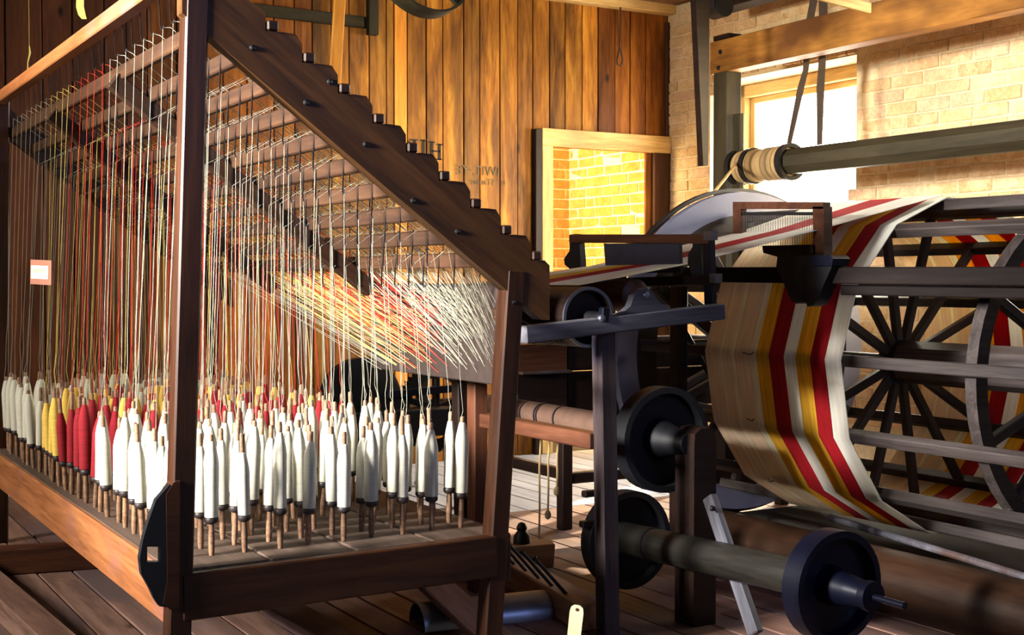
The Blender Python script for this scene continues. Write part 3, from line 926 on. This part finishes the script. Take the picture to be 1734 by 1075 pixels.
# grey end pulley beyond the reel; rim lit outside, shaded inside by colour
m = MB(); m.lathe([(.735, -.02), (.735, .02), (.63, .02), (.63, -.02)], 72, Matrix.Translation((HX, 4.66, HZ)) @ AX_Y, close=True)
m.build('drive_rim', M['pulley_rim'], reel, )
m = MB(); m.lathe([(.63, -.015), (.63, .015), (.52, .015), (.52, -.015)], 72, Matrix.Translation((HX, 4.66, HZ)) @ AX_Y, close=True)
m.build('shaded_inner_rim', M['machine'], reel)
m = MB(); m.lathe([(.74, -.05), (.755, -.05), (.755, -.02), (.74, -.02)], 72, Matrix.Translation((HX, 4.66, HZ)) @ AX_Y, close=True)
m.build('rim_lip', M['iron'], reel)
for q in range(6):
    a = R(30 + 60 * q)
    beam('drive_spoke', rp(a, .04, 4.66), rp(a, .64, 4.66), .06, .025, M['machine'], reel, up=(0, 1, 0))
# reel stand
for y in (4.78, 1.95):
    beam('stand_post', (HX, y, 0), (HX, y, HZ + .05), .09, .09, M['machine'], reel, up=(0, 1, 0))

base = tag(beam('reel_base', (4.08, 4.58, .035), (4.08, 1.9, .035), 1.0, .07, M['black']), 'low blackened timber bed on the floor under the striped reel', 'platform')
# striped warp wound on the reel: single colour stripes as parts
stripes = [(4.145, 4.052, 'w_tan'), (4.052, 4.040, 'w_cream'), (4.040, 3.985, 'w_tan'), (3.985, 3.966, 'w_cream'), (3.966, 3.872, 'w_tan'), (3.872, 3.835, 'w_cream'), (3.835, 3.764, 'w_yel'), (3.764, 3.681, 'w_red'), (3.681, 3.618, 'w_wht'),
           (3.618, 3.541, 'w_yel'), (3.541, 3.465, 'w_red'), (3.465, 3.386, 'w_wht')]
warp = thing('wound_warp', 'wide warp striped tan, yellow, red and white wound round the wooden reel', 'warp', (HX, 3.77, HZ))
for (y0, y1, mt) in stripes:
    m = MB(); vs = []
    sub = 3
    ring = []
    for q in range(14):
        a0, a1 = PH[q], PH[(q + 1) % 14] + (2 * math.pi if q == 13 else 0)
        A, B = rp(a0, RR, 0), rp(a1, RR, 0)
        A2, B2 = rp(a0, RR - .004, 0), rp(a1, RR - .004, 0)
        ring.append((A, A2))
    n = len(ring)
    for (o_, i_) in ring:
        for y in (y0 - .0005, y1 + .0005):
            vs += [Vector((o_.x, y, o_.z)), Vector((i_.x, y, i_.z))]
    fs = []
    for q in range(n):
        a, b_ = 4 * q, 4 * ((q + 1) % n)
        fs += [(a, b_, b_ + 2, a + 2), (a + 1, a + 3, b_ + 3, b_ + 1), (a, a + 1, b_ + 1, b_), (a + 2, b_ + 2, b_ + 3, a + 3)]
    m.add(vs, fs)
    m.build('stripe', M[mt], warp)
# lease strings tied across the warp
for (a, b_, dx) in ((1258, 597, 20), (1266, 709, 14), (1312, 815, -8)):
    q = P(a, b_, X=HX - RR - .004)
    m = MB(); m.tube([q, q + Vector((-.004, -dx / 2200 * 5.6, -.006)), q + Vector((-.004, -dx / 2200 * 7.2, .004))], .002, 5)
    m.build('lease_string', M['iron'], warp)

# striped sheet running from the feed roller through both reeds to the reel
sheet = thing('running_warp_sheet', 'narrow striped sheet of threads running over the feed roller up to the reel', 'warp', (2.9, 3.75, 1.2))
stations = [(rc.x, 3.46, 4.22, rc.z + .100), (X1 - .002, 3.50, 4.08, 1.185), (X2 + .0, 3.44, 3.90, 1.312), (3.887, 3.40, 4.05, 1.452)]
fr = [0, .10, .18, .30, .36, .48, .56, .68, .76, .88, 1.0]
cols = ['w_tan', 'w_cream', 'w_tan', 'w_yel', 'w_tan', 'w_yel', 'w_red', 'w_wht', 'w_red', 'w_wht']
cols = ['w_cream', 'w_wht', 'w_cream', 'w_yel', 'w_wht', 'w_wht', 'w_red', 'w_wht', 'w_red', 'w_wht']
cols2 = ['w_wht', 'w_wht', 'w_wht', 'w_wht', 'w_wht', 'w_red', 'w_red', 'w_wht', 'w_wht', 'w_wht']  # past the reed, overexposure is put into the colours: far stripes turn white
cols1 = ['w_tan', 'w_tan', 'w_cream', 'w_yel', 'w_yel', 'w_red', 'w_red', 'w_wht', 'w_wht', 'w_cream']
for sec, cc in ((stations[:2], cols1), (stations[1:], cols2)):
    for q in range(10):
        m = MB(); vs, fs = [], []
        for (sx, ya, yb_, z) in sec:
            ff = fr if cc is cols1 else [0, .1, .2, .3, .37, .43, .56, .70, .8, .9, 1.0]
            a = yb_ + (ya - yb_) * ff[q]; b_ = yb_ + (ya - yb_) * ff[q + 1]
            vs += [Vector((sx, a, z + .001)), Vector((sx, b_, z + .001)), Vector((sx, b_, z - .001)), Vector((sx, a, z - .001))]
        ns = len(sec) - 1
        for s_ in range(ns):
            for e in range(4): fs.append((4 * s_ + e, 4 * s_ + (e + 1) % 4, 4 * s_ + 4 + (e + 1) % 4, 4 * s_ + 4 + e))
        fs += [(0, 1, 2, 3), (4 * ns, 4 * ns + 3, 4 * ns + 2, 4 * ns + 1)]
        m.add(vs, fs); m.build('stripe', M[cc[q]], sheet)
# threads from guide board down under the feed roller
tt = MB()
for q in range(46):
    y = 3.46 + q * .0185
    tt.tube([(1.991, y, 1.06 - .16 * random.random()), (rc.x - .06, y * .98 + .07, rc.z - .08)], .0010, 4, caps=False)
o = tt.build('guided_threads', M['s_wht']); tag(o, 'fine threads passing from guide board under the dark feed roller', 'yarn', kind='stuff')

# ================================================================== LOWER MACHINERY
# cloth covered roller with dark rings
c = P(1010, 712, X=2.5)
cl = thing('cloth_roller', 'pale brown cloth covered roller with dark cords behind the red rail', 'roller', c)
Wr = Matrix.Translation((2.5, 3.62, .640)) @ Matrix.Rotation(R(-90), 4, 'Z')
m = MB(); m.lathe([(0, -.86), (.043, -.86), (.043, 0), (0, 0)], 20, Matrix.Rotation(R(90), 4, 'Y')); m.build('body', M['cloth_roll'], cl, Wr)
for d in (-.50, -.40, -.385, -.27):
    m = MB(); m.lathe([(.042, d), (.0455, d), (.0455, d + .008), (.042, d + .008)], 20, Matrix.Rotation(R(90), 4, 'Y'), close=True); m.build('cord', M['iron'], cl, Wr)
def pulley(name, label, c, R_, w, mat, spoke=True):
    """dished pulley whose open face looks toward the viewer"""
    t = thing(name, label, 'pulley', c)
    pr = [(0, 0), (R_, 0), (R_, w), (R_ * .88, w), (R_ * .84, w * .45), (R_ * .3, w * .35), (0, w * .35)]
    disc_y(pr, c, 40).build('wheel', M[mat], t)
    return t
pc = P(1110, 742, Y=3.55)
up = pulley('upper_pulley', 'black dished pulley level with the red rail, bearing on the block post', pc, .178, .07, 'iron')
disc_y([(0, .02), (.075, .02), (.05, .10), (.035, .19), (0, .19)], pc, 20).build('hub', M['iron'], up)
lc = P(1053, 912, Y=3.74)
lp = pulley('floor_pulley', 'large black wheel low on the floor behind the grey post', lc, .172, .06, 'iron')
for (a, b_) in ((988, 838), (984, 890)):
    q = P(a, b_, Y=3.70); beam('peg', q, q + Vector((.10, 0, 0)), .03, .022, M['machine'], lp)
# shaft to the near pulley
sh = thing('drive_shaft', 'greenish brown wooden drive shaft running low toward the near pulley', 'shaft', (2.62, 3.2, .26))
s0, s1 = P(1045, 910, X=2.62), P(1400, 990, X=2.62)
Ws = frame_x(s0, s1); Ls = (s1 - s0).length
m = MB(); m.lathe([(0, -Ls / 2), (.056, -Ls / 2), (.054, Ls / 2), (0, Ls / 2)], 20, Matrix.Rotation(R(90), 4, 'Y')); m.build('body', M['shaft'], sh, Ws)
m = MB(); m.lathe([(.055, -.30), (.059, -.30), (.059, -.292), (.055, -.292)], 20, Matrix.Rotation(R(90), 4, 'Y'), close=True); m.build('cord', M['iron'], sh, Ws)
nc = P(1398, 990, X=2.62)
npul = pulley('near_pulley', 'blue-black dished pulley with a long hub at the shaft\'s near end', nc, .158, .06, 'blue_iron')
nh = disc_y([(0, .01), (.06, .01), (.045, .10), (.036, .16), (.042, .165), (.042, .19), (0, .19)], nc, 20).build('hub', M['blue_iron'], npul)
disc_y([(0, .19), (.010, .19), (.010, .30), (0, .302)], nc, 10).build('axle', M['blue_iron'], nh)
m = MB(); m.lathe([(.138, .058), (.158, .058), (.158, .066), (.138, .066)], 40, Matrix.Translation(nc) @ AX_Y, close=True); m.build('bright_rim', M['blue_iron'], npul)
# block post and brace
bp = thing('block_post', 'thick black upright block with rounded head between the two pulleys', 'post', (2.68, 3.37, 0))
f = P(1180, 1057, Z=0.0)
top = P(1178, 722, D=4.27).z
W = Matrix.Translation((f.x, f.y, 0)) @ Matrix.Rotation(R(90), 4, 'X')
ol = [(-.048, 0), (.044, 0), (.044, top - .05), (.034, top - .015), (.015, top), (-.02, top - .002), (-.045, top - .02), (-.048, top - .06)]
m = MB(); m.prism(ol, .10, None, -.05)
m.build('block', M['machine'], bp, W)
b0, b1 = P(1203, 842, D=4.16), P(1283, 1078, D=3.93)
beam('brace', b0, b1, .03, .048, M['machine_grey'], bp, up=(0, 1, 0))
MB().lathe([(0, .012), (.008, .010), (.010, 0)], 10, Matrix.Translation(P(1207, 862, D=4.10)) @ AX_Y).build('bolt', M['iron'], bp)

# big log roller under the reel with a thin rod
lg = thing('log_roller', 'big brown log roller lying low in front of the striped reel', 'roller', (3.3, 3.0, .11))
Wl = Matrix.Translation((3.3, 4.05, .118)) @ Matrix.Rotation(R(-90), 4, 'Z')
m = MB(); m.lathe([(0, 0), (.107, 0), (.110, 2.3), (0, 2.3)], 32, Matrix.Rotation(R(90), 4, 'Y')); m.build('body', M['log'], lg, Wl)
rod = MB(); rod.tube([P(1408, 878, X=3.52), P(1760, 985, X=3.52)], .013, 10)
o = rod.build('pressing_rod', M['machine_grey']); tag(o, 'thin pale rod lying along the top of the log roller', 'rod')
# skirting board of the reel pit (dark lit edge)

# far-side dark machine body on legs
fb = thing('far_machine', 'dark boarded machine body on legs standing beyond the grey frame', 'machine', (3.6, 5.0, 0))
zt = P(1100, 577, Y=4.93).z; zb = P(1100, 690, Y=4.93).z; zm = (zt + zb) / 2 + .03
xa, xb = P(957, 600, Y=4.93).x, P(1215, 600, Y=4.93).x
beam('body_board', (xa, 4.93, (zt + zm) / 2), (xb + .4, 4.93, (zt + zm) / 2), .04, zt - zm - .004, M['machine'], fb)
beam('body_board', (xa, 4.93, (zb + zm) / 2), (xb + .4, 4.93, (zb + zm) / 2), .045, zm - zb - .004, M['machine'], fb)
beam('body_top', (xa, 4.93, zt + .012), (xb + .4, 4.93, zt + .012), .09, .02, M['machine_grey'], fb)
ft = P(965, 900, Z=0)
for (lx, ly) in ((ft.x, 4.95), (ft.x, 6.4), (4.5, 4.95), (4.5, 6.4)):
    beam('leg', (lx, ly, 0), (lx, ly, zb + .15), .055, .055, M['machine'], fb, up=(0, 1, 0))
beam('stretcher', (ft.x, 4.95, .25), (ft.x, 6.4, .25), .04, .05, M['machine'], fb)
beam('stretcher', (ft.x, 4.95, .23), (4.5, 4.95, .23), .04, .05, M['machine'], fb)
beam('stretcher', (2.9, 6.4, .45), (4.5, 6.4, .45), .04, .05, M['machine'], fb)
a0, a1 = P(872, 583, Y=4.90), P(958, 690, Y=4.90)
zA = P(900, 630, Y=4.90).z
beam('end_panel', (a0.x, 4.90, (a0.z + zA) / 2), (a1.x, 4.90, (a0.z + zA) / 2), .03, a0.z - zA - .004, M['machine_red'], fb)
beam('end_panel', (a0.x, 4.90, (a1.z + zA) / 2), (a1.x, 4.90, (a1.z + zA) / 2), .03, zA - a1.z - .004, M['machine'], fb)
beam('ledge', (a0.x, 4.87, zA), (a1.x, 4.87, zA), .06, .014, M['machine_grey'], fb)
# braces and rods seen between the machine and the warp
br = thing('diagonal_brace', 'dark diagonal strut under the reed stand, beyond the bell-shaped bracket', 'strut', P(1160, 510, Y=4.3))
beam('strut', P(1112, 482, Y=4.3), P(1222, 575, Y=4.3), .04, .05, M['machine'], br)
beam('iron_strut', P(1152, 545, Y=4.35), P(1205, 640, Y=4.35), .012, .022, M['blue_iron'], br)
beam('tie_rod', P(1085, 577, Y=4.32), P(1205, 588, Y=4.32), .014, .016, M['reel'], br)
o = beam('slanting_rod', P(1143, 662, Y=4.4), P(1230, 612, Y=4.4), .035, .03, M['machine_grey']); tag(o, 'pale slanting rod left of the tan warp edge', 'rod')
o = beam('low_cross_beam', P(1160, 683, Y=4.5), P(1240, 700, Y=4.5), .04, .035, M['machine_grey']); tag(o, 'short grey beam behind upper black pulley, left of warp', 'beam')

# gear stand behind the bobbins
GY = 5.7
gs = thing('gear_stand', 'black gear stand with disc and toothed spoked wheel behind the bobbins', 'machine', (2.7, GY, 0))
g0, g1 = P(540, 690, Y=GY), P(800, 690, Y=GY)
d0 = P(606, 678, Y=GY)
disc_y([(0, 0), (.205, 0), (.205, .05), (.19, .055), (0, .055)], d0, 40).build('disc', M['iron'], gs)
g = P(738, 692, Y=GY)
teeth = []
NT = 48
for q in range(NT * 2):
    a = math.pi * q / NT
    r_ = .215 if q % 2 else .195
    teeth.append((r_ * math.cos(a), r_ * math.sin(a)))
bm = bmesh.new()
vo = [bm.verts.new((g.x + a, GY - .02, g.z + b_)) for a, b_ in teeth]
vi = [bm.verts.new((g.x + .155 * math.cos(2 * math.pi * q / 48), GY - .02, g.z + .155 * math.sin(2 * math.pi * q / 48))) for q in range(48)]
eo = [bm.edges.new((vo[i], vo[(i + 1) % len(vo)])) for i in range(len(vo))]
ei = [bm.edges.new((vi[i], vi[(i + 1) % 48])) for i in range(48)]
rr_ = bmesh.ops.triangle_fill(bm, edges=eo + ei, use_beauty=True)
fc = [f_ for f_ in rr_['geom'] if isinstance(f_, bmesh.types.BMFace)]
ext = bmesh.ops.extrude_face_region(bm, geom=fc)
for v in [f_ for f_ in ext['geom'] if isinstance(f_, bmesh.types.BMVert)]: v.co.y += .045
bmesh.ops.recalc_face_normals(bm, faces=bm.faces)
me = bpy.data.meshes.new('gear'); bm.to_mesh(me); bm.free()
link('toothed_rim', me, M['iron'], gs)
for q in range(5):
    a = R(18 + 72 * q)
    beam('spoke', (g.x, GY, g.z), (g.x + .16 * math.cos(a), GY, g.z + .16 * math.sin(a)), .03, .035, M['iron'], gs, up=(0, 1, 0))
beam('iron_bar', P(655, 668, Y=GY - .06), P(800, 655, Y=GY - .06), .03, .035, M['blue_iron'], gs)
beam('bed', (g0.x, GY, P(650, 715, Y=GY).z), (g1.x, GY, P(650, 715, Y=GY).z), .3, .13, M['iron'], gs)
for lx in (g0.x + .04, g1.x - .05): beam('leg', (lx, GY, 0), (lx, GY, P(650, 735, Y=GY).z), .07, .07, M['machine'], gs, up=(0, 1, 0))

# ropes hanging from the cloth roller
for (lab, px, y1, kn, Y_) in (('long thin cord hanging nearest the creel post, ending near floor', 913, 915, False, 3.98), ('cord with a frayed knotted end hanging beside the long one', 928, 872, True, 3.9), ('short cord hanging with a small knot, rightmost of three', 943, 832, True, 3.84)):
    a, b_ = P(px + 3, 745, X=2.46), P(px, y1, X=2.46)
    t = thing('hanging_rope', lab, 'cord', a)
    m = MB(); m.tube([a, a.lerp(b_, .3) + Vector((0, .006, 0)), a.lerp(b_, .65), b_], .0038, 6); m.build('cord', M['rope'], t)
    if kn: MB().lathe([(0, -.02), (.010, -.014), (.012, 0), (.007, .012), (0, .018)], 10, Matrix.Translation(b_)).build('knot', M['rope'], t)

# ------------------------------------------------------------------ floor clutter
sb = thing('spiked_board', 'low wooden board with slanting iron spikes on floor behind creel post', 'board', P(920, 1020, Z=0))
e0, e1 = P(845, 975, Z=0), P(1003, 1072, Z=0)
beam('board', e0 + Vector((0, 0, .045)), e1 + Vector((0, 0, .045)), .10, .09, M['tan_board'], sb)
ax = (e1 - e0).normalized()
for q in range(6):
    c0 = e0.lerp(e1, .14 + q * .14) + Vector((0, 0, .09))
    side = Vector((-ax.y, ax.x, 0))
    a = c0 - side * .03
    b_ = a + Vector((-.10 * CS + .05 * SN, .10 * SN + .05 * CS, .105))
    m = MB(); m.tube([a, b_], .006, 8); m.tube([b_, b_ + (b_ - a).normalized() * .008], .010, 8); m.build('spike', M['iron'], sb)
tg = thing('wooden_tag', 'cream wooden tag with rounded head standing against the spiked board', 'tag', P(977, 1050, D=3.75))
W = Matrix.Translation(P(975, 1058, D=3.78)) @ Matrix.Rotation(-YAW, 4, 'Z') @ Matrix.Rotation(R(90), 4, 'X') @ Matrix.Rotation(R(-6), 4, 'Z')
MB().prism([(-.019, -.10), (.019, -.10), (.020, .032), (.017, .046), (.008, .053), (-.008, .053), (-.017, .046), (-.020, .032)], .008, None, 0).build('plate', M['cream_tag'], tg, W)
MB().lathe([(0, .003), (.005, .002), (.005, 0)], 8, W @ Matrix.Translation((0, .041, .008))).build('nail', M['machine_red'], tg, W.copy() if False else None)
bk_ = thing('floor_block', 'small grey wooden block with an iron knob on floor by the cords', 'block', P(900, 955, Z=0))
q = P(902, 958, Z=0)
beam('block', q + Vector((-.12, .03, .045)), q + Vector((.07, -.03, .045)), .12, .09, M['tan_board'], bk_, wob=.01)
MB().lathe([(0, 0), (.035, 0), (.032, .03), (.018, .05), (.022, .062), (.013, .08), (0, .085)], 12, Matrix.Translation(q + Vector((-.05, 0, .09)))).build('knob', M['iron'], bk_)
# half-round tin trough lying behind the creel legs
tr = thing('tin_trough', 'grey half-round trough lying hollow side down on the floor', 'trough', P(720, 1060, Z=0))
t0, t1 = P(705, 1064, Z=0), P(930, 1040, Z=0)
Wt = frame_x(t0, t1)
n = 14; vs = []; Lh = (t1 - t0).length / 2
for xx in (-Lh, Lh):
    for rr2 in (.085, .079):
        for q in range(n + 1):
            a = math.pi * q / n
            vs.append(Vector((xx, rr2 * math.cos(a), rr2 * math.sin(a) * .9)))
k1 = n + 1; fs = []
for q in range(n):
    fs += [(q, q + 1, 2 * k1 + q + 1, 2 * k1 + q), (k1 + q, 3 * k1 + q, 3 * k1 + q + 1, k1 + q + 1), (q, k1 + q, k1 + q + 1, q + 1), (2 * k1 + q, 2 * k1 + q + 1, 3 * k1 + q + 1, 3 * k1 + q)]
m = MB(); m.add(vs, fs, True); m.build('shell', M['steel'], tr, Wt)
o = beam('loose_plank', P(700, 1010, Z=.03) + Vector((0, .03, .11)), P(850, 1110, Z=.03) + Vector((0, 0, .02)), .12, .025, M['floor']); tag(o, 'loose plank leaning across the grey trough under the creel', 'plank')
o = beam('floor_batten', P(470, 1032, Z=.03), P(640, 1130, Z=.03), .12, .04, M['floor']); tag(o, 'raised floor batten running beneath the creel\'s front rail', 'plank')
o = beam('floor_sill', P(-60, 955, Z=.05) + Vector((0, 0, 0)), P(330, 930, Z=.05), .09, .10, M['machine_red']); tag(o, 'dark square floor beam crossing under the creel\'s left rail', 'beam')
o = beam('floor_skid', P(-60, 960, Z=.04), P(100, 1110, Z=.04), .10, .08, M['floor']); tag(o, 'weathered floor timber with reddish side lying left of the creel', 'beam')

# ================================================================== OVERHEAD
XO = 4.9
ov = thing('overhead_timber', 'long orange sawn timber below the ceiling, crossing the bright window', 'beam', (XO, 5.0, 2.42))
y0 = P(1213, 100, X=XO).y
beam('timber', (XO, y0, 2.42), (XO, 2.6, 2.42), .11, .185, M['overhead'], ov)
for (a, b_) in ((1216, 90), (1213, 117)):
    q = P(a + 2, b_, X=XO - .056)
    MB().lathe([(0, .008), (.012, .006), (.014, 0)], 10, Matrix.Translation(q) @ Matrix.Rotation(R(-90), 4, 'Y')).build('bolt', M['iron'], ov)
wp = thing('winch_post', 'grey timber post under the orange overhead timber beside window', 'post', (XO, y0 - .08, 0))
beam('post', (XO, y0 - .09, 0), (XO, y0 - .09, 2.33), .11, .12, M['winch'], wp, up=(0, 1, 0))
beam('cap', (XO, y0 - .16, 2.53), (XO, y0 - .02, 2.53), .10, .03, M['machine'], wp)
beam('bearing_board', (XO - .02, y0 - .21, .9), (XO - .02, y0 - .21, 2.08), .03, .07, M['winch'], wp, up=(0, 1, 0))
zw = 1.775
wb = thing('winch_beam', 'long dark octagonal winch beam crossing the bright window with coiled rope', 'beam', (XO, 5.0, zw))
Ww = Matrix.Translation((XO, y0 - .16, zw)) @ Matrix.Rotation(R(-90), 4, 'Z')
m = MB(); m.lathe([(0, 0), (.072, 0), (.074, 3.0), (0, 3.0)], 8, Matrix.Rotation(R(90), 4, 'Y') @ Matrix.Rotation(R(22.5), 4, 'Z'), smooth=False); m.build('beam', M['winch'], wb, Ww)
m = MB()
for q in range(9):
    z_ = .06 + q * .042
    rr3 = .094 if q not in (4,) else .086
    m.lathe([(rr3 - .018, z_), (rr3 - .004, z_ + .006), (rr3, z_ + .021), (rr3 - .004, z_ + .036), (rr3 - .018, z_ + .042)], 24, Matrix.Rotation(R(90), 4, 'Y'))
m.build('rope_coil', M['rope'], wb, Ww)
for z_ in (.02, .14, .44):
    m = MB(); m.lathe([(.08, z_), (.102, z_), (.102, z_ + .035), (.08, z_ + .035)], 24, Matrix.Rotation(R(90), 4, 'Y'), close=True); m.build('band', M['iron'], wb, Ww)
rope = MB(); rope.tube([(XO - .06, P(1262, 262, X=XO).y, 1.80), P(1225, 305, D=6.9), P(1188, 350, D=6.4)], .008, 8)
o = rope.build('winch_rope', M['rope']); tag(o, 'thin cord running from the winch beam down to the grey pulley rim', 'rope')
# leather belts between ceiling shaft and winch beam
def belt(name, label, pts, w=.05, th=.006):
    m = MB(); vs, fs = [], []
    for q, p_ in enumerate(pts):
        p_ = Vector(p_); s_ = w[q] if isinstance(w, (list, tuple)) else w
        vs += [p_ + Vector((-th / 2, -s_ / 2, 0)), p_ + Vector((-th / 2, s_ / 2, 0)), p_ + Vector((th / 2, s_ / 2, 0)), p_ + Vector((th / 2, -s_ / 2, 0))]
    for q in range(len(pts) - 1):
        for e in range(4): fs.append((4 * q + e, 4 * q + (e + 1) % 4, 4 * q + 4 + (e + 1) % 4, 4 * q + 4 + e))
    k = 4 * (len(pts) - 1)
    fs += [(3, 2, 1, 0), (k, k + 1, k + 2, k + 3)]
    m.add(vs, fs); o = m.build(name, M['rubber']); return tag(o, label, 'belt')
belt('leather_belt', 'dark leather belt slanting from ceiling to winch beam, nearer the post', [P(1377, -10, X=5.02), P(1367, 45, X=5.02), P(1362, 120, X=5.02), P(1354, 150, X=5.02), P(1333, 252, X=4.98)], [.055, .055, .04, .05, .032])
belt('leather_belt', 'dark leather belt hanging straight in front of the bright window', [P(1390, -10, X=5.02), P(1391, 45, X=5.02), P(1390, 100, X=5.02), P(1387, 150, X=5.02), P(1386, 246, X=4.98)], [.06, .06, .05, .055, .035])
# tapering dark lath hanging from the ceiling
l0 = P(1187, -30, Y=5.4); l1 = P(1195, 281, Y=5.4)
hl = MB()
pts = [P(1174, -40, Y=5.4), P(1199, -40, Y=5.4), P(1199, 200, Y=5.4), P(1198, 281, Y=5.4), P(1190, 281, Y=5.4)]
n = 5; hl.add(pts + [q + Vector((0, .045, 0)) for q in pts], [tuple(range(n - 1, -1, -1)), tuple(range(n, 2 * n))] + [(i, (i + 1) % n, n + (i + 1) % n, n + i) for i in range(n)])
o = hl.build('hanging_lath', M['machine']); tag(o, 'dark tapering wooden lath hanging from ceiling before the brick wall corner', 'lath')
# ceiling fittings
jo = beam('ceiling_joist', (5.2, 6.3, 2.88), (5.2, 2.2, 2.88), .14, .20, M['machine']); tag(jo, 'dark ceiling joist running over the wood wall corner', 'beam')
bx = thing('shaft_hanger', 'black iron shaft hanger under the ceiling beside the tapering lath', 'bracket', P(1212, 10, Y=5.6))
q = P(1213, 12, Y=5.6)
MB().box(q + Vector((0, 0, .10)), (.11, .08, .25)).build('hanger', M['iron'], bx)
disc_y([(0, -.05), (.06, -.05), (.06, .05), (0, .05)], q + Vector((.01, 0, -.01)), 16).build('bearing', M['iron'], bx)
sf = MB(); sf.tube([P(1400, -8, X=5.05), P(1600, -60, X=5.05)], .05, 14)
o = beam('pale_batten', P(1372, -8, Y=5.0), P(1480, 20, Y=4.7), .06, .05, M['pine_pale']); tag(o, 'pale batten just below the ceiling above the orange timber', 'beam')
# iron hoop pulley near the ceiling
hc = P(714, -62, Y=5.0)
hp = thing('hoop_pulley', 'thin wooden hoop pulley hanging at ceiling level, only its lower rim in view', 'pulley', hc)
Wh = Matrix.Translation(hc) @ Matrix.Rotation(R(10), 4, 'Z') @ Matrix.Rotation(R(-14), 4, 'X') @ AX_Y
m = MB(); m.lathe([(.235, -.04), (.245, -.04), (.245, .04), (.235, .04)], 48, Wh, close=True); m.build('rim', M['winch'], hp)
for q in range(4):
    a = R(45 + 90 * q)
    beam('spoke', Wh @ Vector((0, 0, 0)), Wh @ Vector((.236 * math.cos(a), .236 * math.sin(a), 0)), .03, .03, M['winch'], hp)
beam('hanger', hc, Vector((hc.x, hc.y, ZC)), .05, .05, M['machine'], hp, up=(0, 1, 0))
# orange lath hanging before the wall
o = beam('orange_lath', P(567, 160, Y=6.2), P(581, -60, Y=6.2), .02, .062, M['pine_orange'], up=(-1, 0, 0)); tag(o, 'bright orange wooden lath hanging from the ceiling behind the notched timber', 'lath')
wf = thing('wall_bracket_frame', 'brown bracket of a cross board and short upright high on pine wall', 'bracket', P(600, 40, Y=7.12))
beam('cross_board', P(425, 18, Y=7.13), P(626, 42, Y=7.13), .04, .065, M['winch'], wf)
beam('upright', P(632, 62, Y=7.10), P(632, -60, Y=7.10), .05, .065, M['winch'], wf, up=(1, 0, 0))
# rope with loop on the wall
rl = thing('looped_rope', 'thin cord with a loop at its end hanging on pine wall', 'cord', P(1048, 60, Y=7.1))
m = MB(); m.tube([P(1049, -30, Y=7.12), P(1050, 40, Y=7.12), P(1048, 80, Y=7.12), P(1051, 92, Y=7.12), P(1053, 102, Y=7.12), P(1052, 110, Y=7.12), P(1049, 114, Y=7.12), P(1045, 111, Y=7.12), P(1044, 104, Y=7.12), P(1046, 94, Y=7.12), P(1048, 82, Y=7.12)], .006, 6); m.build('cord', M['rubber'], rl)
# yellow strips hanging at the upper left
for (lab, pl_, w_) in (('curling yellow paper strip hanging above the creel\'s top rail', [P(141, -20, Y=5.6), P(140, 15, Y=5.6), P(143, 28, Y=5.6), P(147, 35, Y=5.6)], [.03, .032, .03, .02]), ('tiny yellow thread tuft hanging over far end of top rail', [P(54, 80, Y=6.3), P(55, 92, Y=6.3), P(51, 108, Y=6.3), P(51, 122, Y=6.3)], [.004, .009, .004, .007])):
    m = MB(); vs, fs = [], []
    for p_, s_ in zip(pl_, w_):
        sd = Vector((CS, -SN, 0)) * s_ / 2
        bk2 = Vector((SN, CS, 0)) * .002
        vs += [p_ - sd, p_ + sd, p_ + sd + bk2, p_ - sd + bk2]
    for q in range(3):
        for e in range(4): fs.append((4 * q + e, 4 * q + (e + 1) % 4, 4 * q + 4 + (e + 1) % 4, 4 * q + 4 + e))
    fs += [(3, 2, 1, 0), (12, 13, 14, 15)]
    m.add(vs, fs); m.tube([pl_[0], Vector((pl_[0].x, pl_[0].y, ZC))], .0012, 4); o = m.build('yellow_strip', M['ribbon']); tag(o, lab, 'strip')
